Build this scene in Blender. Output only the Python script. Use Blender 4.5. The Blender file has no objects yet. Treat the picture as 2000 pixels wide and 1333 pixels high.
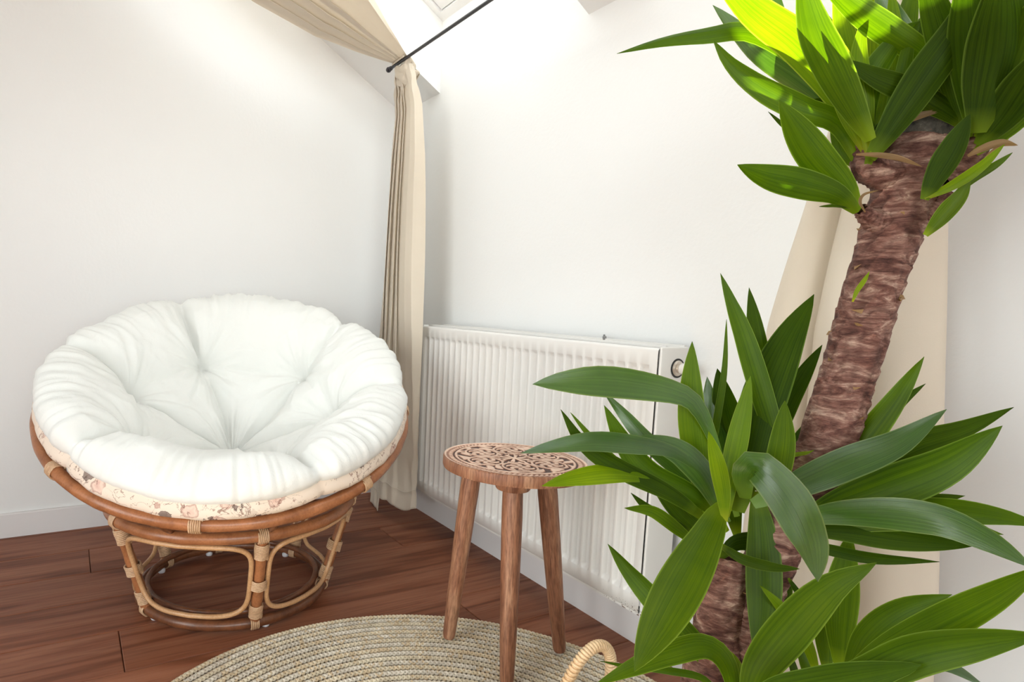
import bpy, bmesh, math, random
import numpy as np
from mathutils import Vector, Matrix, noise
PI = math.pi
random.seed(7)
sc = bpy.context.scene
COL = sc.collection

# ------------------------------------------------------------------ camera
CAM = Vector((2.34674, -1.24721, 0.82185))
D_ = Vector((-0.87901651, 0.46607051, -0.10053987))
R_ = Vector((0.46509253, 0.88459334, 0.03440288))
U_ = Vector((-0.10497107, 0.01651964, 0.99433806))
FPX, PX, PY = 1203.85, 766.49, 712.53
cd = bpy.data.cameras.new('camera')
cam = bpy.data.objects.new('camera', cd)
COL.objects.link(cam)
m = Matrix((R_, U_, -D_)).transposed().to_4x4()
m.translation = CAM
cam.matrix_world = m
cd.sensor_fit = 'HORIZONTAL'
cd.sensor_width = 36.0
cd.lens = FPX * 36.0 / 2000.0
cd.shift_x = (1000 - PX) / 2000.0
cd.shift_y = (PY - 666.5) / 2000.0
cd.clip_start = 0.02
sc.camera = cam

def P(a, b, d):
    """point seen in direction (a, b) of the photograph, at depth d metres"""
    return CAM + (D_ + R_ * ((a - PX) / FPX) - U_ * ((b - PY) / FPX)) * d

# ------------------------------------------------------------------ world, sun, exposure
WORLD_STRENGTH = 5.2
SUN_STRENGTH = 14.0
EXPOSURE = 0.74
w = bpy.data.worlds.new('sky')
sc.world = w
w.use_nodes = True
nt = w.node_tree
nt.nodes.clear()
out = nt.nodes.new('ShaderNodeOutputWorld')
bg = nt.nodes.new('ShaderNodeBackground')
tc = nt.nodes.new('ShaderNodeTexCoord')
sx = nt.nodes.new('ShaderNodeSeparateXYZ')
cr = nt.nodes.new('ShaderNodeValToRGB')
nt.links.new(tc.outputs['Generated'], sx.inputs[0])
mr = nt.nodes.new('ShaderNodeMapRange')
mr.inputs['From Min'].default_value = -1
nt.links.new(sx.outputs['Z'], mr.inputs[0])
nt.links.new(mr.outputs[0], cr.inputs[0])
e = cr.color_ramp.elements
e[0].position = 0.42; e[0].color = (0.34, 0.31, 0.27, 1)
e[1].position = 0.52; e[1].color = (0.935, 0.985, 0.98, 1)
z_ = e.new(1.0); z_.color = (0.27, 0.295, 0.31, 1)
nt.links.new(cr.outputs[0], bg.inputs[0])
bg.inputs[1].default_value = WORLD_STRENGTH
nt.links.new(bg.outputs[0], out.inputs[0])

sd = bpy.data.lights.new('sun', 'SUN')
sd.energy = SUN_STRENGTH
sd.color = (1.0, 0.95, 0.86)
sd.angle = math.radians(0.6)
sun = bpy.data.objects.new('sun', sd)
COL.objects.link(sun)
sun.rotation_euler = Vector((1.15, -1.0, -2.2)).to_track_quat('-Z', 'Y').to_euler()
sun.location = (0, 2, 4)

def portal(loc, direction, sx_, sy_):
    d = bpy.data.lights.new('window_portal', 'AREA')
    d.shape = 'RECTANGLE'; d.size = sx_; d.size_y = sy_
    d.cycles.is_portal = True
    o = bpy.data.objects.new('window_portal', d)
    COL.objects.link(o)
    o.location = loc
    o.rotation_euler = Vector(direction).to_track_quat('-Z', 'Y').to_euler()

vs = sc.view_settings
vs.view_transform = 'Standard'
vs.look = 'None'
vs.exposure = EXPOSURE
vs.gamma = 1
vs.use_curve_mapping = False

# ------------------------------------------------------------------ helpers
def obj(name, verts, faces, mats, parent=None, smooth=True, uv=None, mi=None):
    me = bpy.data.meshes.new(name)
    me.from_pydata([tuple(v) for v in verts], [], faces)
    if not isinstance(mats, (list, tuple)): mats = [mats]
    for q in mats: me.materials.append(q)
    if smooth: me.polygons.foreach_set('use_smooth', [True] * len(me.polygons))
    if mi is not None: me.polygons.foreach_set('material_index', mi)
    if uv is not None:
        l = me.uv_layers.new(name='UVMap')
        li = np.zeros(len(me.loops), dtype=np.int32)
        me.loops.foreach_get('vertex_index', li)
        l.data.foreach_set('uv', np.asarray(uv, dtype=np.float32)[li].ravel())
    me.update()
    o = bpy.data.objects.new(name, me)
    COL.objects.link(o)
    if parent is not None: o.parent = parent
    return o

def empty(name, loc=(0, 0, 0)):
    o = bpy.data.objects.new(name, None)
    o.empty_display_size = 0.1
    COL.objects.link(o)
    o.location = loc
    return o

def tag(o, label, cat, group=None):
    o['label'] = label; o['category'] = cat
    if group: o['group'] = group
    return o

def struct(o):
    o['kind'] = 'structure'
    return o

class MB:
    """collects verts and faces; build() links ONE mesh object"""
    def __init__(s): s.v = []; s.f = []; s.mi = []
    def add(s, v, f, mi=0):
        b = len(s.v); s.v += [Vector(q) for q in v]
        s.f += [tuple(i + b for i in q) for q in f]; s.mi += [mi] * len(f)
    def box(s, a, b, mi=0):
        x0, y0, z0 = a; x1, y1, z1 = b
        s.add([(x0,y0,z0),(x1,y0,z0),(x1,y1,z0),(x0,y1,z0),(x0,y0,z1),(x1,y0,z1),(x1,y1,z1),(x0,y1,z1)],
              [(0,3,2,1),(4,5,6,7),(0,1,5,4),(1,2,6,5),(2,3,7,6),(3,0,4,7)], mi)
    def prism(s, prof, x0, x1, mi=0):
        """profile of (y, z) points extruded along x"""
        n = len(prof)
        v = [(x0, y, z) for y, z in prof] + [(x1, y, z) for y, z in prof]
        f = [tuple(range(n)), tuple(range(2 * n - 1, n - 1, -1))]
        f += [(i, i + n, (i + 1) % n + n, (i + 1) % n) for i in range(n)]
        s.add(v, f, mi)
    def tube(s, pts, rad, seg=10, closed=False, mi=0, cap=True, up=None):
        pts = [Vector(p) for p in pts]; n = len(pts)
        if not hasattr(rad, '__len__'): rad = [rad] * n
        T = []
        for i in range(n):
            a = pts[(i - 1) % n] if closed else pts[max(i - 1, 0)]
            b = pts[(i + 1) % n] if closed else pts[min(i + 1, n - 1)]
            t = (b - a)
            T.append(t.normalized() if t.length > 1e-9 else Vector((0, 0, 1)))
        nrm = Vector(up) if up else (Vector((0, 0, 1)) if abs(T[0].z) < .9 else Vector((1, 0, 0)))
        nrm = (nrm - T[0] * nrm.dot(T[0])).normalized()
        v = []
        for i in range(n):
            if closed and up:
                nrm = Vector(up)
            nrm = (nrm - T[i] * nrm.dot(T[i]))
            nrm.normalize()
            bn = T[i].cross(nrm)
            for k in range(seg):
                a = 2 * PI * k / seg
                v.append(pts[i] + (nrm * math.cos(a) + bn * math.sin(a)) * rad[i])
        f = []
        for i in range(n if closed else n - 1):
            j = (i + 1) % n
            for k in range(seg):
                l = (k + 1) % seg
                f.append((i * seg + k, i * seg + l, j * seg + l, j * seg + k))
        if cap and not closed:
            f.append(tuple(range(seg - 1, -1, -1)))
            f.append(tuple((n - 1) * seg + k for k in range(seg)))
        s.add(v, f, mi)
    def lathe(s, prof, c=(0, 0, 0), axis=(0, 0, 1), seg=32, mi=0):
        """profile of (radius, height) along axis from c"""
        ax = Vector(axis).normalized(); c = Vector(c)
        a = ax.orthogonal().normalized(); b = ax.cross(a)
        v = []
        for r, h in prof:
            for k in range(seg):
                t = 2 * PI * k / seg
                v.append(c + ax * h + (a * math.cos(t) + b * math.sin(t)) * max(r, 1e-5))
        f = []
        for i in range(len(prof) - 1):
            for k in range(seg):
                l = (k + 1) % seg
                f.append((i * seg + k, i * seg + l, (i + 1) * seg + l, (i + 1) * seg + k))
        s.add(v, f, mi)
    def build(s, name, mats, parent=None, smooth=True, sharp=None):
        o = obj(name, s.v, s.f, mats, parent, smooth, mi=s.mi)
        bm = bmesh.new(); bm.from_mesh(o.data)
        bmesh.ops.recalc_face_normals(bm, faces=bm.faces)
        if smooth and sharp:
            for ed in bm.edges:
                if len(ed.link_faces) == 2 and ed.calc_face_angle(0) > math.radians(sharp): ed.smooth = False
        bm.to_mesh(o.data); bm.free()
        return o

def bevel(o, wd=.002, seg=2):
    q = o.modifiers.new('bevel', 'BEVEL'); q.width = wd; q.segments = seg; q.limit_method = 'ANGLE'
    return o

def spline(pts, n):
    """Catmull-Rom through pts (vectors), n samples"""
    pts = [Vector(p) for p in pts]
    k = len(pts); res = []
    # chord-length parameter
    L = [0]
    for i in range(1, k): L.append(L[-1] + (pts[i] - pts[i - 1]).length)
    for j in range(n):
        s = L[-1] * j / (n - 1)
        i = 0
        while i < k - 2 and s > L[i + 1]: i += 1
        t = (s - L[i]) / max(L[i + 1] - L[i], 1e-9)
        p0 = pts[i - 1] if i > 0 else pts[0] * 2 - pts[1]
        p1, p2 = pts[i], pts[i + 1]
        p3 = pts[i + 2] if i + 2 < k else pts[-1] * 2 - pts[-2]
        res.append(.5 * ((2 * p1) + (p2 - p0) * t + (2 * p0 - 5 * p1 + 4 * p2 - p3) * t * t + (3 * p1 - p0 - 3 * p2 + p3) * t ** 3))
    return res

def lerp(a, b, t): return a + (b - a) * t
def sstep(a, b, x):
    t = min(max((x - a) / (b - a), 0), 1)
    return t * t * (3 - 2 * t)
def interp(x, xs, ys): return float(np.interp(x, xs, ys))
def nz(x, y=0., z=0.): return noise.noise(Vector((x, y, z)))

# ------------------------------------------------------------------ materials
def srgb(r, g, b):
    f = lambda c: (c / 255 / 12.92) if c / 255 <= .04045 else ((c / 255 + .055) / 1.055) ** 2.4
    return (f(r), f(g), f(b), 1)

def mat(name):
    m = bpy.data.materials.new(name); m.use_nodes = True
    nt = m.node_tree; nt.nodes.clear()
    o = nt.nodes.new('ShaderNodeOutputMaterial'); p = nt.nodes.new('ShaderNodeBsdfPrincipled')
    nt.links.new(p.outputs[0], o.inputs[0])
    return m, nt, p, o
def N(nt, t, **kw):
    n = nt.nodes.new(t)
    for k, v in kw.items():
        if k in n.inputs: n.inputs[k].default_value = v
        else: setattr(n, k, v)
    return n
def coords(nt, scale=(1, 1, 1), kind='Object', rot=(0, 0, 0), rnd=False):
    t = N(nt, 'ShaderNodeTexCoord'); mp = N(nt, 'ShaderNodeMapping')
    mp.inputs['Scale'].default_value = scale; mp.inputs['Rotation'].default_value = rot
    nt.links.new(t.outputs[kind], mp.inputs[0])
    if rnd:
        oi = N(nt, 'ShaderNodeObjectInfo')
        mu = N(nt, 'ShaderNodeMath', operation='MULTIPLY'); mu.inputs[1].default_value = 37.0
        nt.links.new(oi.outputs['Random'], mu.inputs[0])
        cb = N(nt, 'ShaderNodeCombineXYZ')
        for k in range(3): nt.links.new(mu.outputs[0], cb.inputs[k])
        nt.links.new(cb.outputs[0], mp.inputs['Location'])
    return mp.outputs[0]
def ramp(nt, src, stops):
    r = N(nt, 'ShaderNodeValToRGB'); el = r.color_ramp.elements
    while len(el) < len(stops): el.new(.5)
    for q, (p, c) in zip(el, stops): q.position = p; q.color = c
    nt.links.new(src, r.inputs[0]); return r.outputs[0]
def noise_tex(nt, vec, scale=5, detail=4, rough=.5, dist=0):
    n = N(nt, 'ShaderNodeTexNoise'); n.inputs['Scale'].default_value = scale
    n.inputs['Detail'].default_value = detail; n.inputs['Roughness'].default_value = rough
    n.inputs['Distortion'].default_value = dist
    nt.links.new(vec, n.inputs['Vector']); return n.outputs[0]
def mixc(nt, fac, a, b, mode='MIX'):
    n = N(nt, 'ShaderNodeMix', data_type='RGBA', blend_type=mode)
    for i, s in ((0, fac), (6, a), (7, b)):
        if isinstance(s, bpy.types.NodeSocket): nt.links.new(s, n.inputs[i])
        else: n.inputs[i].default_value = s
    return n.outputs[2]
def bump(nt, p, h, strength=.3, dist=.001):
    b = N(nt, 'ShaderNodeBump'); b.inputs['Strength'].default_value = strength
    b.inputs['Distance'].default_value = dist
    nt.links.new(h, b.inputs['Height']); nt.links.new(b.outputs[0], p.inputs['Normal'])

def simple(name, col, rough=.5, bs=None, bd=.0005, bst=.3, metal=0, spec=.5):
    m, nt, p, o = mat(name)
    p.inputs['Base Color'].default_value = col; p.inputs['Roughness'].default_value = rough
    p.inputs['Metallic'].default_value = metal; p.inputs['Specular IOR Level'].default_value = spec
    if bs: bump(nt, p, noise_tex(nt, coords(nt), bs, 3), bst, bd)
    return m

M_wall = simple('painted_plaster', (.85, .857, .85, 1), .75, 90, .0012, .35, spec=.25)
M_base = simple('baseboard_paint', (.80, .78, .775, 1), .45, 40, .0003, .2)
M_white = simple('white_window_paint', (.85, .85, .85, 1), .4)
M_black = simple('black_metal', (.02, .019, .024, 1), .42, 60, .0003)
M_sub = simple('subfloor', (.05, .03, .02, 1), .9)
M_foot = simple('clear_plastic', (.75, .75, .78, 1), .3)
M_rubber = simple('black_rubber', (.02, .02, .02, 1), .6)

def m_floor():
    m, nt, p, o = mat('oak_planks')
    v = coords(nt, (9, .8, 9), rnd=True)
    base = noise_tex(nt, v, 1.0, 2, .45, .35)
    mm = N(nt, 'ShaderNodeMath', operation='MULTIPLY'); mm.inputs[1].default_value = 26.0
    nt.links.new(base, mm.inputs[0])
    sn = N(nt, 'ShaderNodeMath', operation='SINE'); nt.links.new(mm.outputs[0], sn.inputs[0])
    ma = N(nt, 'ShaderNodeMath', operation='MULTIPLY_ADD'); ma.inputs[1].default_value = .5; ma.inputs[2].default_value = .5
    nt.links.new(sn.outputs[0], ma.inputs[0])
    v2 = coords(nt, (120, 5, 120), rnd=True)
    fine = noise_tex(nt, v2, 1.0, 4, .65)
    v3 = coords(nt, (3, .8, 3), rnd=True)
    big = noise_tex(nt, v3, 1.5, 3)
    c1 = ramp(nt, ma.outputs[0], [(0, (.19, .064, .030, 1)), (.22, (.275, .100, .050, 1)), (1, (.325, .134, .074, 1))])
    c2 = ramp(nt, fine, [(.34, (.62, .52, .47, 1)), (.54, (1, 1, 1, 1)), (.8, (1.12, 1.12, 1.1, 1))])
    c = mixc(nt, .75, c1, c2, 'MULTIPLY')
    c3 = ramp(nt, big, [(.3, (.8, .76, .74, 1)), (.7, (1.15, 1.13, 1.1, 1))])
    c = mixc(nt, .8, c, c3, 'MULTIPLY')
    oi = N(nt, 'ShaderNodeObjectInfo')
    c4 = ramp(nt, oi.outputs['Random'], [(0, (.86, .82, .8, 1)), (.5, (1, 1, 1, 1)), (1, (1.18, 1.16, 1.13, 1))])
    c = mixc(nt, .8, c, c4, 'MULTIPLY')
    nt.links.new(c, p.inputs['Base Color'])
    p.inputs['Roughness'].default_value = .5
    p.inputs['Specular IOR Level'].default_value = .32
    bump(nt, p, fine, .35, .0006)
    return m
M_floor = m_floor()

def m_fabric(name, col, thread=900, bst=.35, wr=None, trans=0.0, rough=.9):
    m, nt, p, o = mat(name)
    v = coords(nt)
    a = noise_tex(nt, v, 6, 4)
    c = mixc(nt, a, (col[0] * .93, col[1] * .92, col[2] * .9, 1), (min(col[0] * 1.04, 1), min(col[1] * 1.04, 1), min(col[2] * 1.04, 1), 1))
    nt.links.new(c, p.inputs['Base Color'])
    p.inputs['Roughness'].default_value = rough
    p.inputs['Specular IOR Level'].default_value = .15
    p.inputs['Sheen Weight'].default_value = .12
    h = noise_tex(nt, v, thread, 2)
    if wr:
        h2 = noise_tex(nt, v, wr, 5, .6, 1.2)
        ad = N(nt, 'ShaderNodeMath', operation='MULTIPLY_ADD'); ad.inputs[1].default_value = 6
        nt.links.new(h2, ad.inputs[0]); nt.links.new(h, ad.inputs[2]); h = ad.outputs[0]
    bump(nt, p, h, bst, .0008)
    if trans:
        tr = N(nt, 'ShaderNodeBsdfTranslucent'); nt.links.new(c, tr.inputs[0])
        mx = N(nt, 'ShaderNodeMixShader'); mx.inputs[0].default_value = trans
        nt.links.new(p.outputs[0], mx.inputs[1]); nt.links.new(tr.outputs[0], mx.inputs[2])
        nt.links.new(mx.outputs[0], o.inputs[0])
    return m
M_cushion = m_fabric('white_cotton', (.80, .81, .785, 1), 700, .45, 16)
M_curtain = m_fabric('cream_linen', (.86, .785, .67, 1), 500, .35, 9, trans=.3)

def m_floral():
    m, nt, p, o = mat('floral_cotton')
    v = coords(nt)
    def layer(scale, th, seed, warp):
        nv = N(nt, 'ShaderNodeVectorMath', operation='ADD')
        nn = N(nt, 'ShaderNodeTexNoise'); nn.inputs['Scale'].default_value = warp; nn.inputs['Detail'].default_value = 4
        nt.links.new(v, nn.inputs['Vector'])
        sc_ = N(nt, 'ShaderNodeVectorMath', operation='SCALE'); sc_.inputs['Scale'].default_value = .035
        nt.links.new(nn.outputs[1], sc_.inputs[0])
        nt.links.new(v, nv.inputs[0]); nt.links.new(sc_.outputs[0], nv.inputs[1])
        of = N(nt, 'ShaderNodeVectorMath', operation='ADD'); of.inputs[1].default_value = (seed, seed * .7, seed * .3)
        nt.links.new(nv.outputs[0], of.inputs[0])
        vo = N(nt, 'ShaderNodeTexVoronoi'); vo.inputs['Scale'].default_value = scale
        nt.links.new(of.outputs[0], vo.inputs['Vector'])
        return vo
    base = (.80, .68, .57, 1)
    v1 = layer(16, .3, 0, 45)
    petals = ramp(nt, v1.outputs['Distance'], [(0, (.62, .36, .30, 1)), (.22, (.78, .60, .50, 1)), (.3, (.50, .33, .27, 1)), (.34, base), (1, base)])
    sel = ramp(nt, v1.outputs['Color'], [(.52, (0, 0, 0, 1)), (.56, (1, 1, 1, 1))])
    c = mixc(nt, sel, petals, base)
    v2 = layer(22, .3, 5.3, 70)
    leaf = ramp(nt, v2.outputs['Distance'], [(.0, (.14, .11, .12, 1)), (.28, (.26, .22, .23, 1)), (.33, (.09, .07, .07, 1)), (.36, (1, 1, 1, 1))])
    sel2 = ramp(nt, v2.outputs['Color'], [(.54, (1, 1, 1, 1)), (.57, (0, 0, 0, 1))])
    lf = mixc(nt, sel2, leaf, (1, 1, 1, 1))
    c = mixc(nt, .85, c, lf, 'MULTIPLY')
    v3 = layer(60, .3, 2.1, 120)
    sp = ramp(nt, v3.outputs['Distance'], [(.0, (.35, .2, .2, 1)), (.2, (.45, .3, .28, 1)), (.26, (1, 1, 1, 1))])
    sel3 = ramp(nt, noise_tex(nt, v, 14, 2), [(.52, (1, 1, 1, 1)), (.56, (0, 0, 0, 1))])
    c = mixc(nt, .7, c, mixc(nt, sel3, sp, (1, 1, 1, 1)), 'MULTIPLY')
    ln = ramp(nt, noise_tex(nt, v, 26, 3, .6, 1.0), [(.487, (1, 1, 1, 1)), (.497, (.30, .20, .17, 1)), (.503, (.30, .20, .17, 1)), (.513, (1, 1, 1, 1))])
    gate = ramp(nt, noise_tex(nt, v, 11, 2), [(.46, (0, 0, 0, 1)), (.52, (1, 1, 1, 1))])
    c = mixc(nt, .8, c, mixc(nt, gate, (1, 1, 1, 1), ln), 'MULTIPLY')
    nt.links.new(c, p.inputs['Base Color'])
    p.inputs['Roughness'].default_value = .9
    p.inputs['Specular IOR Level'].default_value = .15
    bump(nt, p, noise_tex(nt, v, 60, 4), .3, .001)
    return m
M_floral = m_floral()

def m_rattan(name, a, b, rough=.38, sc_=(40, 40, 40)):
    m, nt, p, o = mat(name)
    v = coords(nt, sc_)
    n1 = noise_tex(nt, v, .5, 5, .6)
    n2 = noise_tex(nt, coords(nt), 240, 3, .6)
    c = ramp(nt, n1, [(.3, a), (.62, b)])
    c = mixc(nt, .35, c, ramp(nt, n2, [(.35, (.5, .42, .36, 1)), (.55, (1, 1, 1, 1))]), 'MULTIPLY')
    nt.links.new(c, p.inputs['Base Color']); p.inputs['Roughness'].default_value = rough
    p.inputs['Coat Weight'].default_value = .15
    bump(nt, p, n2, .25, .0005)
    return m
M_rattan = m_rattan('rattan_cane', (.24, .085, .03, 1), (.42, .165, .065, 1))
M_rattan_dark = m_rattan('dark_rattan_cane', (.09, .032, .014, 1), (.22, .08, .032, 1))
M_loop = m_rattan('pale_cane', (.50, .27, .12, 1), (.62, .36, .18, 1))
M_bind = m_rattan('cane_binding', (.50, .30, .16, 1), (.66, .44, .27, 1), .5)
M_handle = m_rattan('basket_cane', (.72, .48, .26, 1), (.82, .60, .36, 1), .35)

def m_wood(name, dark, mid, pale, sc_=(30, 30, 3.2)):
    m, nt, p, o = mat(name)
    v = coords(nt, sc_, rnd=True)
    n1 = noise_tex(nt, v, 1.2, 6, .62, .8)
    n2 = noise_tex(nt, coords(nt, (sc_[0] * 7, sc_[1] * 7, sc_[2] * 7), rnd=True), 1.5, 3, .6)
    c = ramp(nt, n1, [(.3, dark), (.48, mid), (.66, pale)])
    c = mixc(nt, .65, c, ramp(nt, n2, [(.35, (.5, .42, .38, 1)), (.5, (1, 1, 1, 1)), (.68, (1.5, 1.5, 1.5, 1))]), 'MULTIPLY')
    nt.links.new(c, p.inputs['Base Color']); p.inputs['Roughness'].default_value = .5
    bump(nt, p, n2, .35, .0007)
    return m
M_mango = m_wood('mango_wood', (.14, .050, .024, 1), (.27, .115, .060, 1), (.40, .21, .12, 1))

def m_carved():
    m, nt, p, o = mat('carved_mango_wood')
    at = N(nt, 'ShaderNodeAttribute', attribute_name='relief')
    n2 = noise_tex(nt, coords(nt), 170, 4, .7)
    ad = N(nt, 'ShaderNodeMath', operation='MULTIPLY_ADD'); ad.inputs[1].default_value = .5; 
    nt.links.new(n2, ad.inputs[0]); nt.links.new(at.outputs['Fac'], ad.inputs[2])
    c = ramp(nt, ad.outputs[0], [(.40, (.06, .025, .018, 1)), (.70, (.28, .14, .09, 1)), (.95, (.52, .33, .23, 1)), (1.0, (.70, .54, .43, 1)), ])
    n3 = noise_tex(nt, coords(nt), 9, 3, .6)
    c = mixc(nt, .8, c, ramp(nt, n3, [(.35, (.78, .66, .60, 1)), (.65, (1.3, 1.22, 1.18, 1))]), 'MULTIPLY')
    nt.links.new(c, p.inputs['Base Color']); p.inputs['Roughness'].default_value = .55
    bump(nt, p, n2, .3, .0006)
    return m
M_carved = m_carved()

def m_leaf(name, c0, c1, cedge, cback, tr=.38, ry=1.0, rough=.42, spec=.19):
    m, nt, p, o = mat(name)
    uvn = N(nt, 'ShaderNodeUVMap', uv_map='UVMap')
    sp = N(nt, 'ShaderNodeSeparateXYZ'); nt.links.new(uvn.outputs[0], sp.inputs[0])
    # fine parallel veins along the blade
    vv = N(nt, 'ShaderNodeMapping'); vv.inputs['Scale'].default_value = (26, .9, 1)
    nt.links.new(uvn.outputs[0], vv.inputs[0])
    oi = N(nt, 'ShaderNodeObjectInfo')
    cb = N(nt, 'ShaderNodeCombineXYZ'); mu = N(nt, 'ShaderNodeMath', operation='MULTIPLY'); mu.inputs[1].default_value = 31
    nt.links.new(oi.outputs['Random'], mu.inputs[0]); nt.links.new(mu.outputs[0], cb.inputs[0]); nt.links.new(mu.outputs[0], cb.inputs[2])
    nt.links.new(cb.outputs[0], vv.inputs['Location'])
    n1 = noise_tex(nt, vv.outputs[0], 1, 3, .6)
    n2 = noise_tex(nt, coords(nt), 18, 3, .5)
    c = ramp(nt, n1, [(.3, c0), (.7, c1)])
    c = mixc(nt, .55, c, ramp(nt, n2, [(.3, (.72, .80, .7, 1)), (.7, (1.25, 1.2, 1.2, 1))]), 'MULTIPLY')
    # paler narrow margin, yellow-green base
    ab = N(nt, 'ShaderNodeMath', operation='SUBTRACT'); ab.inputs[1].default_value = .5
    nt.links.new(sp.outputs[0], ab.inputs[0])
    a2 = N(nt, 'ShaderNodeMath', operation='ABSOLUTE'); nt.links.new(ab.outputs[0], a2.inputs[0])
    edge = ramp(nt, a2.outputs[0], [(.455, (0, 0, 0, 1)), (.49, (1, 1, 1, 1))])
    c = mixc(nt, edge, c, cedge)
    bs = ramp(nt, sp.outputs[1], [(.0, (1, 1, 1, 1)), (.16, (0, 0, 0, 1))])
    c = mixc(nt, bs, c, cback)
    vr = ramp(nt, oi.outputs['Random'], [(0, (.75, .82, .8, 1)), (1, (1.25, 1.15, 1.1, 1))])
    c = mixc(nt, .8, c, vr, 'MULTIPLY')
    nt.links.new(c, p.inputs['Base Color'])
    p.inputs['Roughness'].default_value = rough
    p.inputs['Specular IOR Level'].default_value = spec
    bump(nt, p, n1, .25, .0009)
    tr_ = N(nt, 'ShaderNodeBsdfTranslucent')
    tc_ = mixc(nt, 1.0, c, (1.9 * ry, 2.1, .6, 1), 'MULTIPLY')
    nt.links.new(tc_, tr_.inputs[0])
    mx = N(nt, 'ShaderNodeMixShader'); mx.inputs[0].default_value = tr
    nt.links.new(p.outputs[0], mx.inputs[1]); nt.links.new(tr_.outputs[0], mx.inputs[2])
    nt.links.new(mx.outputs[0], o.inputs[0])
    return m
LEAF = {
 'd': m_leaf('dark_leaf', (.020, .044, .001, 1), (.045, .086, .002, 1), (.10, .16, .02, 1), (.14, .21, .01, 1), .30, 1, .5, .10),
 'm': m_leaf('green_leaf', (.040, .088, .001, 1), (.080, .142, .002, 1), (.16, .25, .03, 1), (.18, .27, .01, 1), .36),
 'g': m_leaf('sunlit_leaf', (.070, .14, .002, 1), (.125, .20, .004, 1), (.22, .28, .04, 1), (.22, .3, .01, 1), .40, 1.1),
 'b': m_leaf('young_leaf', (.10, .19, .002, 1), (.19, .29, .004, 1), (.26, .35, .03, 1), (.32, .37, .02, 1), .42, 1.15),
 's': m_leaf('waxy_leaf', (.030, .084, .010, 1), (.062, .135, .020, 1), (.13, .2, .05, 1), (.14, .24, .03, 1), .26, 1, .24, 1.0),
 'y': m_leaf('dry_leaf', (.18, .10, .045, 1), (.33, .22, .12, 1), (.34, .22, .12, 1), (.3, .18, .08, 1), .25, 1.2),
}

def m_bark():
    m, nt, p, o = mat('yucca_bark')
    at = N(nt, 'ShaderNodeAttribute', attribute_name='relief')
    v = coords(nt, (1, 1, 3.4))
    n1 = noise_tex(nt, v, 24, 7, .68, .8)
    n2 = noise_tex(nt, v, 120, 4, .7, .5)
    c = ramp(nt, n1, [(.30, (.040, .015, .012, 1)), (.44, (.15, .065, .048, 1)), (.56, (.27, .15, .115, 1)), (.66, (.50, .35, .27, 1))])
    c = mixc(nt, .7, c, ramp(nt, n2, [(.3, (.45, .38, .36, 1)), (.55, (1, 1, 1, 1)), (.75, (1.5, 1.4, 1.35, 1))]), 'MULTIPLY')
    # frayed layer edges are worn pale
    e_ = ramp(nt, at.outputs['Fac'], [(.0, (.5, .45, .43, 1)), (.25, (.9, .9, .9, 1)), (.8, (1.1, 1.08, 1.05, 1)), (1, (1.9, 1.75, 1.6, 1))])
    c = mixc(nt, .85, c, e_, 'MULTIPLY')
    nt.links.new(c, p.inputs['Base Color']); p.inputs['Roughness'].default_value = .75
    p.inputs['Specular IOR Level'].default_value = .25
    bump(nt, p, n2, .7, .002)
    return m
M_bark = m_bark()
def m_cut():
    m, nt, p, o = mat('cut_trunk_end')
    n1 = noise_tex(nt, coords(nt), 70, 5, .7)
    c = ramp(nt, n1, [(.35, (.02, .018, .014, 1)), (.6, (.10, .09, .07, 1)), (.75, (.24, .22, .18, 1))])
    nt.links.new(c, p.inputs['Base Color']); p.inputs['Roughness'].default_value = .8
    bump(nt, p, n1, .8, .004); return m
M_cut = m_cut()

def m_radiator():
    m, nt, p, o = mat('white_enamel')
    v = coords(nt)
    n1 = noise_tex(nt, v, 260, 2, .6)
    # rust specks where the enamel has chipped, low on the right-hand corner
    geo = N(nt, 'ShaderNodeTexCoord'); sp = N(nt, 'ShaderNodeSeparateXYZ'); nt.links.new(geo.outputs['Object'], sp.inputs[0])
    zr = N(nt, 'ShaderNodeMapRange'); zr.inputs['From Min'].default_value = .045; zr.inputs['From Max'].default_value = .0
    nt.links.new(sp.outputs[2], zr.inputs[0])
    xr = N(nt, 'ShaderNodeMapRange'); xr.inputs['From Min'].default_value = .70; xr.inputs['From Max'].default_value = 1.0
    nt.links.new(sp.outputs[0], xr.inputs[0])
    mu = N(nt, 'ShaderNodeMath', operation='MULTIPLY'); nt.links.new(zr.outputs[0], mu.inputs[0]); nt.links.new(xr.outputs[0], mu.inputs[1])
    ml = N(nt, 'ShaderNodeMath', operation='MULTIPLY_ADD'); ml.inputs[1].default_value = .33
    nt.links.new(mu.outputs[0], ml.inputs[0]); nt.links.new(n1, ml.inputs[2])
    f = ramp(nt, ml.outputs[0], [(.88, (0, 0, 0, 1)), (.90, (1, 1, 1, 1))])
    c = mixc(nt, f, (.80, .785, .755, 1), (.13, .07, .04, 1))
    nt.links.new(c, p.inputs['Base Color']); p.inputs['Roughness'].default_value = .32
    return m
M_rad = m_radiator()

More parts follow.
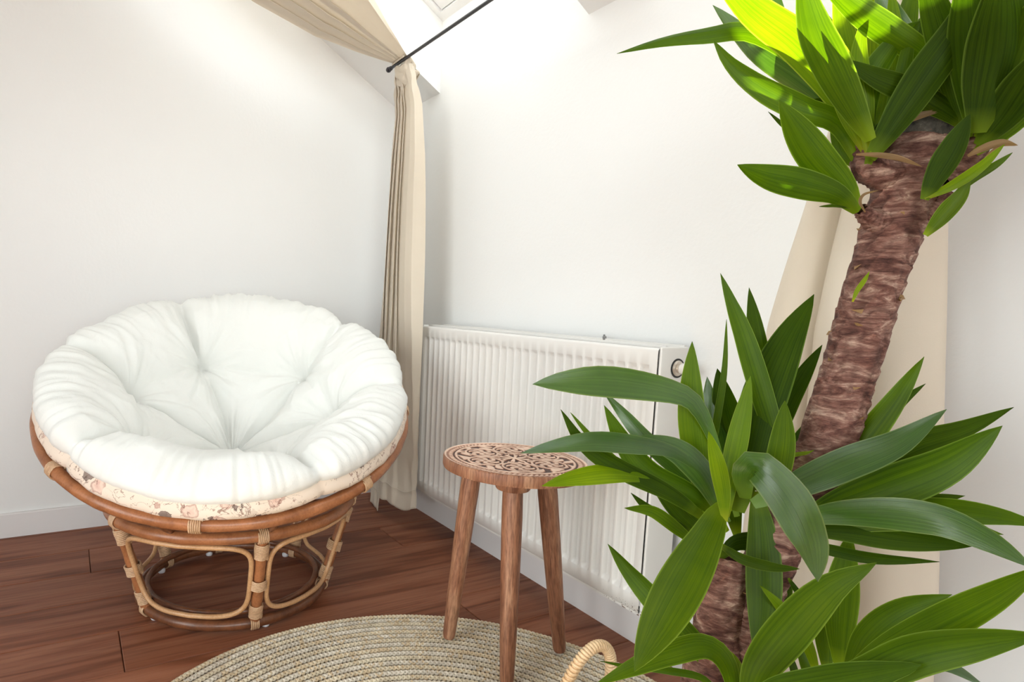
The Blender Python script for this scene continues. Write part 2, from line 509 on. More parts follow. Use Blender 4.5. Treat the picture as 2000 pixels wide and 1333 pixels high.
def m_jute(name, a, b):
    m, nt, p, o = mat(name)
    n1 = noise_tex(nt, coords(nt), 30, 5, .7)
    n2 = noise_tex(nt, coords(nt), 420, 3, .7)
    c = ramp(nt, n1, [(.3, a), (.68, b)])
    c = mixc(nt, .4, c, ramp(nt, n2, [(.32, (.55, .48, .4, 1)), (.55, (1.05, 1.05, 1.05, 1))]), 'MULTIPLY')
    nt.links.new(c, p.inputs['Base Color']); p.inputs['Roughness'].default_value = .9
    p.inputs['Specular IOR Level'].default_value = .15
    bump(nt, p, n2, .5, .001); return m
M_jute = [m_jute('pale_jute', (.55, .46, .33, 1), (.80, .71, .54, 1)), m_jute('golden_jute', (.54, .41, .26, 1), (.76, .63, .44, 1)), m_jute('grey_jute', (.54, .48, .39, 1), (.82, .75, .63, 1))]

def m_glass():
    m, nt, p, o = mat('window_glass')
    t = N(nt, 'ShaderNodeBsdfTransparent'); g = N(nt, 'ShaderNodeBsdfGlossy'); g.inputs['Roughness'].default_value = .02
    fr = N(nt, 'ShaderNodeFresnel'); mx = N(nt, 'ShaderNodeMixShader')
    nt.links.new(fr.outputs[0], mx.inputs[0]); nt.links.new(t.outputs[0], mx.inputs[1]); nt.links.new(g.outputs[0], mx.inputs[2])
    nt.links.new(mx.outputs[0], o.inputs[0]); return m
M_glass = m_glass()

# ------------------------------------------------------------------ the room shell
KZ, SL = 1.605, .600          # knee wall height, roof slope (dz per -dy)
TH = .267                     # roof thickness measured vertically
X1, Y1 = 4.4, -3.4
ceil = lambda y: KZ - SL * y
SKY = [(.298, 1.045), (1.32, 2.067)]
SY = -1.02                    # up-slope end of the skylight shafts

fl = struct(obj('floor', [(-.2, Y1 - .2, -.02), (X1 + .2, Y1 - .2, -.02), (X1 + .2, .2, -.02), (-.2, .2, -.02),
                          (-.2, Y1 - .2, -.1), (X1 + .2, Y1 - .2, -.1), (X1 + .2, .2, -.1), (-.2, .2, -.1)],
           [(0, 1, 2, 3), (7, 6, 5, 4), (0, 4, 5, 1), (1, 5, 6, 2), (2, 6, 7, 3), (3, 7, 4, 0)], M_sub, smooth=False))
# planks run parallel to the left wall
joints = {1: [-1.197], 4: [-1.148], 2: [-.25], 3: [-1.9], 0: [-.9], 5: [-.3], 6: [-1.5]}
pw = .1868
k = 0
x = .0305 - pw
while x < X1:
    xa, xb = max(x, 0.001), min(x + pw, X1)
    if xb - xa > .02:
        js = [j for j in joints.get(k - 1, [-.15 - ((k * .77) % 1.7)])]
        ys = sorted(set([0.0, Y1] + js + [j + 1.9 for j in js if j + 1.9 < -.1] + [j - 1.9 for j in js if j - 1.9 > Y1 + .1]))
        for a, b in zip(ys[:-1], ys[1:]):
            g = .0009; c_ = .0016
            x0, x1, y0, y1 = xa + g, xb - g, a + g, b - g
            cx, cy = (x0 + x1) / 2, (y0 + y1) / 2
            v = []
            for (ix, z) in ((0, -.02), (0, -.0014), (c_, 0)):
                v += [(x0 + ix - cx, y0 + ix - cy, z), (x1 - ix - cx, y0 + ix - cy, z), (x1 - ix - cx, y1 - ix - cy, z), (x0 + ix - cx, y1 - ix - cy, z)]
            f = [(8, 9, 10, 11)]
            for r in (0, 4):
                f += [(r + i, r + (i + 1) % 4, r + 4 + (i + 1) % 4, r + 4 + i) for i in range(4)]
            o = obj('plank', v, f, M_floor, fl, smooth=False)
            o.location = (cx, cy, 0)
    x += pw; k += 1

# left gable wall (x = 0)
mb = MB()
prof = [(.2, -.02), (Y1 - .2, -.02), (Y1 - .2, ceil(Y1) + .5), (Y1, ceil(Y1) + .3), (0, KZ + TH), (.2, KZ + TH - .12)]
mb.prism(prof, -.2, 0)
struct(mb.build('wall_left', M_wall, smooth=False))
# right knee wall (y = 0) rising behind the skylights
mb = MB()
mb.box((0, 0, -.02), (X1, .2, KZ))
mb.box((0, .0, KZ), (SKY[0][0], .2, KZ + TH - .01))
mb.box((SKY[0][0], .0, KZ), (SKY[0][1], .2, KZ + TH - .01))
mb.box((SKY[0][1], .0, KZ), (SKY[1][0], .2, KZ + TH - .01))
mb.box((SKY[1][0], .0, KZ), (SKY[1][1], .2, KZ + TH - .01))
mb.box((SKY[1][1], .0, KZ), (X1, .2, KZ + TH - .01))
struct(mb.build('wall_right', M_wall, smooth=False))
# sloped ceiling with two skylight shafts
mb = MB()
def slab(x0, x1, ya, yb):
    mb.prism([(ya, ceil(ya)), (yb, ceil(yb)), (yb, ceil(yb) + TH), (ya, ceil(ya) + TH)], x0, x1)
slab(-.0, SKY[0][0], 0, Y1); slab(SKY[0][1], SKY[1][0], 0, Y1); slab(SKY[1][1], X1, 0, Y1)
slab(SKY[0][0], SKY[0][1], SY, Y1); slab(SKY[1][0], SKY[1][1], SY, Y1)
struct(mb.build('ceiling', M_wall, smooth=False))
# wall behind the camera with a wide balcony door, and the far gable with a window
zb_ = ceil(Y1)
mb = MB()
bx0, bx1, bz = 1.3, 3.3, 2.15
mb.box((0, Y1 - .2, -.02), (bx0, Y1, zb_ + .3)); mb.box((bx1, Y1 - .2, -.02), (X1, Y1, zb_ + .3)); mb.box((bx0, Y1 - .2, bz), (bx1, Y1, zb_ + .3))
struct(mb.build('wall_back', M_wall, smooth=False))
mb = MB()
gy0, gy1, gz0, gz1 = -3.15, -.75, .35, 2.0
mb.prism([(.2, -.02), (gy1, -.02), (gy1, ceil(gy1) + .3), (.2, KZ + .2)], X1, X1 + .2)
mb.prism([(gy0, -.02), (Y1 - .2, -.02), (Y1 - .2, zb_ + .4), (gy0, ceil(gy0) + .3)], X1, X1 + .2)
mb.prism([(gy1, -.02), (gy0, -.02), (gy0, gz0), (gy1, gz0)], X1, X1 + .2)
mb.prism([(gy1, gz1), (gy0, gz1), (gy0, ceil(gy0) + .3), (gy1, ceil(gy1) + .3)], X1, X1 + .2)
struct(mb.build('wall_front', M_wall, smooth=False))

# baseboards
def basebd(name, a, b, n, h=.081, t=.015):
    """a->b along the wall, n = direction into the room"""
    a = Vector(a); b = Vector(b); n = Vector(n)
    prof = [(0, 0), (t, 0), (t, h - .003), (t - .003, h), (0, h)]
    v = [a + n * p + Vector((0, 0, z)) for p, z in prof] + [b + n * p + Vector((0, 0, z)) for p, z in prof]
    k = len(prof)
    f = [tuple(range(k)), tuple(range(2 * k - 1, k - 1, -1))] + [(i, i + k, (i + 1) % k + k, (i + 1) % k) for i in range(k)]
    struct(obj(name, v, f, M_base, smooth=False))
basebd('baseboard_left', (0, Y1, 0), (0, 0, 0), (1, 0, 0))
basebd('baseboard_right', (.015, 0, 0), (X1, 0, 0), (0, -1, 0))
basebd('baseboard_back', (0.015, Y1, 0), (bx0 - .08, Y1, 0), (0, 1, 0))
basebd('baseboard_front', (X1, -.015, 0), (X1, Y1, 0), (-1, 0, 0))

# skylights
def skylight(name, x0, x1):
    root = struct(empty(name, ((x0 + x1) / 2, SY / 2, KZ + TH)))
    def pt(x, s, h):      # s along the slope from y=0, h normal offset
        n = Vector((0, -SL * -1, 1)).normalized()
        up = Vector((0, -1, SL)).normalized()
        return Vector((x, 0, KZ + TH)) + up * s + n * h - root.location
    Ls = -SY * math.hypot(1, SL)
    def ring(ix, d0, d1, nm, mt):
        m_ = MB()
        def bar(xa, xb, sa, sb):
            v = [pt(xa, sa, d0), pt(xb, sa, d0), pt(xb, sb, d0), pt(xa, sb, d0), pt(xa, sa, d1), pt(xb, sa, d1), pt(xb, sb, d1), pt(xa, sb, d1)]
            m_.add(v, [(0,3,2,1),(4,5,6,7),(0,1,5,4),(1,2,6,5),(2,3,7,6),(3,0,4,7)])
        a, b = ix
        bar(x0 + a, x0 + b, a, Ls - a); bar(x1 - b, x1 - a, a, Ls - a)
        bar(x0 + b, x1 - b, a, b); bar(x0 + b, x1 - b, Ls - b, Ls - a)
        return m_.build(nm, mt, root, smooth=False)
    ring((-.03, .025), -.01, .05, 'window_frame', M_white)
    ring((.028, .062), .0, .055, 'sash', M_white)
    ring((.055, .062), .004, .018, 'gasket', M_rubber)
    m_ = MB()
    v = [pt(x0 + .05, .05, .03), pt(x1 - .05, .05, .03), pt(x1 - .05, Ls - .05, .03), pt(x0 + .05, Ls - .05, .03)]
    m_.add(v, [(0, 1, 2, 3)])
    m_.build('glass_pane', M_glass, root, smooth=False)
    portal(((x0 + x1) / 2, SY / 2, ceil(SY / 2) + TH + .06), (0, -SL, -1), x1 - x0, Ls)
skylight('window_1', *SKY[0]); skylight('window_2', *SKY[1])

def window(name, p0, p1, ax):
    """flat window filling an opening; ax = 0 for a wall of constant x, 1 for constant y"""
    root = struct(empty(name, p0))
    L = (p1[1] - p0[1]) if ax == 0 else (p1[0] - p0[0]); H = p1[2] - p0[2]
    def bx(m_, a, b, z0, z1, t=.06):
        if ax == 0: m_.box((-t / 2, a, z0), (t / 2, b, z1))
        else: m_.box((a, -t / 2, z0), (b, t / 2, z1))
    m_ = MB(); w_ = .06
    bx(m_, 0, w_, 0, H); bx(m_, L - w_, L, 0, H); bx(m_, w_, L - w_, 0, w_); bx(m_, w_, L - w_, H - w_, H); bx(m_, L / 2 - .04, L / 2 + .04, w_, H - w_)
    m_.build('window_frame', M_white, root, smooth=False)
    for a, b in ((w_, L / 2 - .04), (L / 2 + .04, L - w_)):
        q = MB(); bx(q, a, b, w_, H - w_, .006); q.build('glass_pane', M_glass, root, smooth=False)
window('door_1', (bx0, Y1 - .1, 0.0), (bx1, Y1 - .1, bz), 1)
portal(((bx0 + bx1) / 2, Y1 - .16, bz / 2), (0, 1, 0), bx1 - bx0, bz)
window('window_3', (X1 + .1, gy0, gz0), (X1 + .1, gy1, gz1), 0)
portal((X1 + .16, (gy0 + gy1) / 2, (gz0 + gz1) / 2), (-1, 0, 0), gy1 - gy0, gz1 - gz0)

# ------------------------------------------------------------------ radiator
RX, RD, RZB, RZT, RL = .442, .120, .142, .742, 1.0
rad = tag(empty('radiator', (RX, 0, RZB)), 'white ribbed panel radiator low on the right wall beside the curtain', 'radiator')
def rad_panel(yf, name, flip=False):
    PITCH = RL / 30
    xs, fx = [0, .004], [0, 0]
    off = (RL - 29 * PITCH) / 2
    for i in range(29):
        x0 = off + i * PITCH
        for dx, q in ((.0030, 0), (.0050, .12), (.0085, .88), (.0105, 1), (.0229, 1), (.0249, .88), (.0284, .12), (.0304, 0)):
            xs.append(x0 + dx); fx.append(q)
    xs += [RL - .004, RL]; fx += [0, 0]
    H = RZT - RZB
    zs = [0, .002, .036, .038, .046, .049, H - .049, H - .046, H - .038, H - .036, H - .006, H - .002, H]
    fz = [0, 0, 0, .1, .9, 1, 1, .9, .1, 0, 0, 0, 0]
    yy = [.004, 0, 0, 0, 0, 0, 0, 0, 0, 0, 0, .001, .005]
    v, f = [], []
    for z, q, yb in zip(zs, fz, yy):
        for xx, p_ in zip(xs, fx):
            v.append((xx, yf + (yb + .013 * p_ * q) * (-1 if flip else 1), z))
    nx = len(xs)
    for j in range(len(zs) - 1):
        for i in range(nx - 1):
            f.append((j * nx + i, j * nx + i + 1, (j + 1) * nx + i + 1, (j + 1) * nx + i))
    # rolled top and bottom edges
    b0 = len(v)
    s = -1 if flip else 1
    for xx in xs: v.append((xx, yf + .018 * s, H - .0))
    f += [((len(zs) - 1) * nx + i, (len(zs) - 1) * nx + i + 1, b0 + i + 1, b0 + i) for i in range(nx - 1)]
    b1 = len(v)
    for xx in xs: v.append((xx, yf + .016 * s, 0))
    f += [(i + 1, i, b1 + i, b1 + i + 1) for i in range(nx - 1)]
    return obj(name, v, f, M_rad, rad)
rad_panel(-RD, 'front_panel')
rad_panel(-.035, 'back_panel', True)
mb = MB(); mb.box((.004, -RD + .014, -.012), (RL - .002, -RD + .026, .004)); mb.build('bottom_seam', M_rad, rad, smooth=False)
H = RZT - RZB
# side covers
def side(x0, x1, nm):
    mb = MB()
    mb.box((x0, -RD + .004, -.004), (x1, -.028, H + .004))
    o = mb.build(nm, M_rad, rad, smooth=False); bevel(o, .003, 2); return o
side(RL - .001, RL + .006, 'side_panel'); side(-.006, .001, 'side_panel')
# top grille: two long rails and cross slots
mb = MB()
zt = H + .004
mb.box((.002, -RD + .024, zt - .010), (RL - .002, -RD + .031, zt + .002))
mb.box((.002, -.034, zt - .010), (RL - .002, -.026, zt + .003))
for i in range(60):
    xx = .01 + i * (RL - .02) / 59
    mb.box((xx - .0035, -RD + .03, zt - .008), (xx + .0035, -.033, zt - .002))
mb.build('top_grille', M_rad, rad, smooth=False)['kind'] = 'stuff'
# convector fins inside
mb = MB()
for i in range(48):
    xx = .02 + i * (RL - .04) / 47
    mb.box((xx - .0006, -RD + .02, .03), (xx + .0006, -.045, H - .03))
mb.build('convector_fins', M_rad, rad, smooth=False)['kind'] = 'stuff'
# valve on the right-hand end
vx, vy, vz = RL + .006, -.062, H - .043
vb = MB(); vb.lathe([(.0, -.012), (.0175, -.012), (.0175, .002), (.0150, .005), (.0105, .006), (.0105, .012)], (vx, vy, vz), (1, 0, 0), 28)
vo = vb.build('valve', simple('valve_brass', (.62, .55, .47, 1), .3, metal=.6), rad, sharp=35)
vb = MB(); vb.lathe([(.0105, .010), (.0125, .012), (.0125, .026), (.0115, .030), (.008, .031), (.008, .038), (.0035, .0385), (.0035, .034), (0, .034)], (vx, vy, vz), (1, 0, 0), 12)
vb.build('valve_cap', simple('valve_plastic', (.78, .74, .69, 1), .35), vo, sharp=30)
vb = MB(); vb.lathe([(.0175, .0), (.0215, .0), (.0215, .0012), (.0175, .0012)], (vx, vy, vz), (1, 0, 0), 28)
vb.build('valve_gap', M_rubber, vo, sharp=30)
mb = MB(); mb.lathe([(0, 0), (.005, 0), (.005, .008), (.0025, .009), (.0025, .013), (0, .013)], (.765, -.031, H + .004), (0, -.3, 1), 12)
mb.build('air_vent', simple('vent_metal', (.3, .3, .3, 1), .3, metal=.8), rad, sharp=40)
# feed pipes to the floor
for zz in (.03, H - .045):
    mb = MB(); mb.tube([(RL - .03, -.062, zz), (RL - .03, -.001, zz)], .008, 12); mb.build('feed_pipe', M_white, rad)
for xx in (.15, .85):
    mb = MB(); mb.box((xx - .015, -.036, .08), (xx + .015, -.001, H - .06)); mb.build('wall_bracket', M_rad, rad, smooth=False)

# ------------------------------------------------------------------ curtain rod
RY, RZ = -.20, 1.660
rod = tag(empty('curtain_rod', (.27, RY, RZ)), 'thin black metal curtain rod under the skylights with round end knob', 'curtain rod')
mb = MB(); mb.tube([(0, 0, 0), (1.95, 0, 0)], .0055, 14); mb.build('pole', M_black, rad and rod)
mb = MB()
mb.lathe([(0, -.010), (.005, -.0095), (.0085, -.006), (.0098, 0), (.0085, .006), (.0055, .0085), (.0055, .014), (.0075, .015), (.0075, .019), (.0055, .020)], (-.006, 0, 0), (1, 0, 0), 20)
mb.build('finial', M_black, rod)
mb = MB()
mb.lathe([(0, .010), (.005, .0095), (.0085, .006), (.0098, 0), (.0055, -.0085)], (1.956, 0, 0), (1, 0, 0), 20)
mb.build('finial', M_black, rod)
for bxx in (1.182 - .27, 2.12 - .27):
    mb = MB(); mb.tube([(bxx, 0, .006), (bxx, 0, ceil(RY) - RZ + .002)], .004, 10)
    mb.lathe([(0, 0), (.018, 0), (.018, .004), (0, .004)], (bxx, 0, ceil(RY) - RZ - .004), (0, SL * 0, 1), 20)
    mb.build('rod_bracket', M_black, rod)
# upper rod, out of frame, that carries the canopy end of the curtains
RY2, RZ2 = -1.16, ceil(-1.16) - .06
rod2 = tag(empty('curtain_rod', (.20, RY2, RZ2)), 'upper black curtain rod high on the sloped ceiling above the skylights', 'curtain rod')
mb = MB(); mb.tube([(0, 0, 0), (2.0, 0, 0)], .0055, 14); mb.build('pole', M_black, rod2)
for bxx in (.06, 1.0, 1.94):
    mb = MB(); mb.tube([(bxx, 0, .004), (bxx, 0, .062)], .004, 10)
    mb.build('rod_bracket', M_black, rod2)

# ------------------------------------------------------------------ left curtain
def sheet(name, rows, cols, fn, mt, parent=None, thick=.0016):
    v = []; uv = []
    for j in range(rows):
        for i in range(cols):
            v.append(fn(i / (cols - 1), j / (rows - 1))); uv.append((i / (cols - 1), j / (rows - 1)))
    f = [(j * cols + i, j * cols + i + 1, (j + 1) * cols + i + 1, (j + 1) * cols + i) for j in range(rows - 1) for i in range(cols - 1)]
    o = obj(name, v, f, mt, parent, uv=uv)
    if thick:
        q = o.modifiers.new('cloth', 'SOLIDIFY'); q.thickness = thick; q.offset = 0
    return o
lc = tag(empty('curtain', (.35, -.17, 0)), 'cream curtain draped over the black rod and hanging in the corner', 'curtain')
def fold_profile(s, z, seed=0):
    """s across the cloth -> (position 0..1 across the bundle, depth -1..1)"""
    # pleats: narrow ones on the wall-corner side, one broad flat fold on the radiator side
    knots = [0, .10, .19, .28, .36, .45, .53, .62, .70, .80, .92, 1.0]
    xs =    [.06, .20, .10, .32, .24, .46, .38, .60, .52, .82, .97, 1.0]
    ys =    [.1, -.45, .15, -.55, .10, -.65, .05, -.75, -.35, -.95, -.85, .5]
    u = np.interp(s, knots, range(len(knots)))
    i = int(min(u, len(knots) - 2)); t = u - i; t = t * t * (3 - 2 * t)
    X = lerp(xs[i], xs[i + 1], t); Y = lerp(ys[i], ys[i + 1], t)
    X += .02 * nz(s * 6 + seed, z * 1.6)
    Y += .18 * nz(s * 7 + 9 + seed, z * 1.4)
    return X, Y
def left_hang(s, t):
    """t = 0 at the rod, 1 at the hem"""
    zb = .012 + .055 * sstep(.30, .35, s) + .035 * sstep(.6, 1, s) ** 2 - .008 * math.sin(s * 9)
    z = lerp(RZ - .006, zb, t)
    X, Y = fold_profile(s, z)
    kf = sstep(1.0, .15, z)
    X = lerp(X, s, .8 * kf); Y = lerp(Y, .55 * math.sin(s * 8.5 + .6) - .25 + .3 * nz(s * 3, z * 2, 4), .75 * kf)
    xl = interp(z, [0, .3, .65, 1.36, 1.58, 1.66], [.150, .165, .175, .225, .262, .300])
    xr = interp(z, [0, .3, .72, 1.33, 1.52, 1.60, 1.66], [.525, .52, .505, .468, .440, .425, .395])
    amp = interp(z, [0, .4, 1.2, 1.55, 1.66], [.040, .036, .030, .018, .004])
    yc = interp(z, [0, 1.5, 1.66], [-.172, -.166, RY + .008])
    crush = .006 * nz(s * 9, z * 14, 3) * sstep(.9, .1, z) + .010 * nz(s * 6, z * 22, 5) * sstep(1.52, 1.62, z)
    hem = .0018 * (abs(z - zb - .07) < .006)
    return Vector((lerp(xl, xr, X) + crush * .6, yc + amp * Y + crush - hem, z)) - lc.location
sheet('hanging_panel', 190, 200, left_hang, M_curtain, lc)
mb = MB()
pts = []
for i in range(121):
    s = .0 + i / 120
    q = left_hang(s, 1 - .070 / 1.6); pts.append(q + Vector((0.0006, -.0012, 0)))
mb.tube(pts, .0011, 5); mb.build('hem_seam', M_curtain, lc)
def canopy(s, t):
    """t = 0 at the rod, 1 at the upper rod"""
    X, Y = fold_profile(s, t * 1.5 + 4, 3)
    L = -(RY2 - RY)
    y = RY - L * t
    if t < .03:  # wrap over the rod
        pass
    zl = interp(-y, [.2, .325, .483, .695, 1.0, 1.16], [1.669, 1.682, 1.700, 1.770, 1.985, RZ2 + .008])
    zr = interp(-y, [.2, .30, .43, .70, 1.0, 1.16], [1.669, 1.715, 1.785, 1.90, 2.09, RZ2 + .008])
    xl = interp(t, [0, .15, .5, 1], [.300, .262, .215, .21])
    xr = interp(t, [0, .06, .25, .6, 1], [.395, .43, .53, .64, .72])
    amp = .022 * sstep(0, .25, t) * (1 - .6 * sstep(.75, 1, t))
    return Vector((lerp(xl, xr, X), y, lerp(zl, zr, X) + amp * (Y + .3))) - lc.location
sheet('canopy_panel', 90, 200, canopy, M_curtain, lc)
# the gathered band where the cloth is turned over the rod
def wrapc(s, t):
    a = PI * (1 - t)      # from room side over the top to the wall side
    X, Y = fold_profile(s, 1.5)
    r = .0085 + .003 * abs(Y)
    base = Vector((lerp(.300, .395, X), RY, RZ))
    return base + Vector((0, -math.cos(PI - a) * r * -1 if False else -math.cos(a - 0) * -1 * r * 1, math.sin(a) * r)) - lc.location
sheet('rod_fold', 12, 160, wrapc, M_curtain, lc)
# crumpled knot just under the rod
def knot(s, t):
    a = 2 * PI * s
    z = lerp(1.590, 1.656, t)
    rr = 1 + .16 * nz(math.cos(a) * 2, math.sin(a) * 2, t * 5) + .09 * math.sin(a * 5 + t * 9)
    wx = interp(t, [0, .25, .6, 1], [.070, .066, .058, .050]) * rr
    wy = interp(t, [0, .3, .7, 1], [.018, .020, .016, .008]) * rr
    zz = z + .012 * math.sin(2 * a + 1) + .006 * nz(a * 2, t * 6)
    return Vector((.352 + math.cos(a) * wx, -.168 - .026 * t + math.sin(a) * wy, zz)) - lc.location
sheet('gathered_band', 26, 90, knot, M_curtain, lc)

# ------------------------------------------------------------------ right curtain
rc = tag(empty('curtain', (1.81, -.16, 0)), 'cream curtain with broad round folds hanging behind the tall yucca trunk', 'curtain')
def right_hang(s, t):
    z = lerp(1.656, .03, t)
    xl = interp(z, [0, .35, .8, 1.13, 1.66], [1.66, 1.675, 1.685, 1.755, 1.79])
    xr = interp(z, [0, .4, .8, 1.05, 1.66], [1.975, 1.955, 1.925, 1.905, 1.88])
    NF = 3
    ph = s * NF
    i = int(min(ph, NF - 1e-6)); q = ph - i
    # each fold is a broad half-round facing the room with a tight return
    if q < .78:
        a = q / .78
        fx = a; fy = -math.sin(PI * (.08 + .92 * a)) ** .75 if 0 < .08 + .92 * a < 1 else 0
        X = (i + fx * 1.02) / NF
    else:
        a = (q - .78) / .22
        X = (i + 1.02 - .02 * a) / NF
        fy = .25 * math.sin(PI * a)
    Y = fy
    X = X + .03 * nz(s * 2.4, z * 1.2, 8) * sstep(0, .1, s) * sstep(1, .9, s)
    amp = interp(z, [0, .8, 1.5, 1.66], [.055, .05, .038, .006])
    return Vector((lerp(xl, xr, X), lerp(-.125, RY + .01, sstep(1.4, 1.66, z)) + amp * Y + .004 * nz(s * 8, z * 5), z)) - rc.location
sheet('hanging_panel', 120, 200, right_hang, M_curtain, rc)

# ------------------------------------------------------------------ papasan chair
BC = Vector((.658, -.838, 0))           # base centre
ch = tag(empty('papasan_chair', BC), 'round rattan papasan chair frame with cane loops standing on the wood floor', 'chair')
def node_r(n, r, every, amp=.0016, ph=0):
    """cane with swollen nodes"""
    out_ = []
    for i in range(n):
        d = abs(((i + ph) % every) - every / 2)
        out_.append(r + amp * math.exp(-(d / 1.1) ** 2) + .0004 * math.sin(i * .9))
    return out_
def circle(c, r, z, n=120): return [(c[0] + r * math.cos(2 * PI * i / n), c[1] + r * math.sin(2 * PI * i / n), z) for i in range(n)]
RT, ZT, RBt, ZBt = .322, .268, .250, .020
mb = MB(); mb.tube(circle((0, 0), RT, ZT, 140), node_r(140, .0145, 23), 14, True, up=(0, 0, 1)); mb.build('top_ring', M_rattan, ch)
mb = MB(); mb.tube(circle((0, 0), RBt, ZBt, 130), node_r(130, .0135, 26), 14, True, up=(0, 0, 1)); mb.build('base_ring', M_rattan_dark, ch)
mb = MB(); mb.tube(circle((0, 0), RBt - .020, ZBt + .022, 130), node_r(130, .008, 31, .001), 10, True, up=(0, 0, 1)); mb.build('inner_ring', M_rattan_dark, ch)
LEG = [math.radians(a) for a in (-2, 62, 119, 178, -142, -73)]
def cone(a, z, dr=0):
    t = (z - ZBt) / (ZT - ZBt)
    r = lerp(RBt, RT, t) + dr
    return Vector((r * math.cos(a), r * math.sin(a), z))
def binding(parent, p, axis, r, n, rw=.0024, h=.0047, squash=None):
    """a cane strip wound n times round something of radius r along axis at p"""
    m_ = MB(); ax = Vector(axis).normalized(); a = ax.orthogonal().normalized(); b = ax.cross(a); p = Vector(p)
    pts = []
    K = 18
    for i in range(n * K + 1):
        t = 2 * PI * i / K
        s = (i / K - n / 2) * h
        rr = r + rw * .55 + .0006 * math.sin(i * 1.7)
        q = (a * math.cos(t) + b * math.sin(t)) * rr
        if squash: q = q + Vector(squash).normalized() * (q.dot(Vector(squash).normalized())) * (Vector(squash).length - 1)
        pts.append(p + ax * s + q)
    m_.tube(pts, rw, 6)
    return m_.build('binding', M_bind, parent)
for k, a in enumerate(LEG):
    mb = MB()
    p0 = cone(a, ZBt + .004); p1 = cone(a, ZT - .002)
    pts = [p0.lerp(p1, i / 30) + Vector((0, 0, 0)) for i in range(31)]
    mb.tube(pts, node_r(31, .0135, 17, .0012, k * 5), 14)
    lg = mb.build('leg', M_rattan, ch)
    ax = p1 - p0
    binding(lg, cone(a, ZBt + .036), ax, .0140, 8)
    binding(lg, cone(a, ZT - .040), ax, .0145, 9)
    binding(lg, cone(a, .135), ax, .0175, 6)
    tang = Vector((-math.sin(a), math.cos(a), 0))
    binding(lg, cone(a, ZT), tang, .0160, 6, .0022, .0044)
    binding(lg, cone(a, ZBt), tang, .0150, 5, .0022, .0044)
# rounded cane loops between the legs, bent onto the cone of the base
for k in range(6):
    a0 = LEG[k]; a1 = LEG[(k + 1) % 6]
    if a1 < a0: a1 += 2 * PI
    pts = []
    n = 84
    for i in range(n):
        t = 2 * PI * i / n
        c, s = math.cos(t), math.sin(t)
        e_ = .42
        u = math.copysign(abs(c) ** e_, c); vv = math.copysign(abs(s) ** e_, s)
        zz = lerp(.048, ZT - .022, (vv + 1) / 2)
        # distance from leg in metres -> angle
        r = cone(0, zz).x
        mar = .021 / r
        aa = lerp(a0 + mar, a1 - mar, (u + 1) / 2)
        pts.append(cone(aa, zz, .003))
    mb = MB(); mb.tube(pts, .0062, 10, True)
    mb.build('cane_loop', M_loop, ch)
for k, a in enumerate(LEG):
    mb = MB(); q = cone(a + .12, .008, -.002)
    mb.lathe([(0, -.0075), (.009, -.0075), (.0105, -.004), (.0105, .002), (.007, .006), (0, .006)], q, (0, 0, 1), 16)
    mb.build('foot_pad', M_foot, ch)
# bowl
CC = Vector((.62, -.836, .535)); AZ, TL = math.radians(-13.2), math.radians(25)
NN = Vector((math.sin(TL) * math.cos(AZ), math.sin(TL) * math.sin(AZ), math.cos(TL)))
E1 = Vector((-math.sin(AZ), math.cos(AZ), 0)); E2 = NN.cross(E1)
def L2W(u, v, w_): return CC + E1 * u + E2 * v + NN * w_
RR = .484
mb = MB(); pts = [L2W(RR * math.cos(2 * PI * i / 200), RR * math.sin(2 * PI * i / 200), 0) - BC for i in range(200)]
mb.tube(pts, node_r(200, .0155, 29, .0016), 14, True, up=NN)
mb.build('seat_rim', M_rattan, ch)
def bowl_w(r):      # depth of the cane bowl under the rim
    return -.275 * (1 - (r / RR) ** 2) ** .75 if r < RR else 0
mb = MB(); mb.tube([L2W(.19 * math.cos(2 * PI * i / 90), .19 * math.sin(2 * PI * i / 90), bowl_w(.19)) - BC for i in range(90)], .009, 10, True, up=NN); mb.build('bowl_ring', M_rattan_dark, ch)
for k in range(12):
    a = 2 * PI * k / 12 + .2
    pts = []
    for i in range(22):
        r = lerp(.19, RR, math.sin(i / 21 * PI / 2))
        pts.append(L2W(r * math.cos(a), r * math.sin(a), bowl_w(r)) - BC)
    mb = MB(); mb.tube(pts, .0075, 8); mb.build('bowl_rib', M_rattan_dark, ch)
for deg in (-99, -144, -8, 45, 100, 160, -50):
    a = math.radians(deg)
    p_ = L2W(RR * math.cos(a), RR * math.sin(a), 0) - BC
    tg = -E1 * math.sin(a) + E2 * math.cos(a)
    binding(ch, p_, tg, .0165, 6, .0022, .0045)

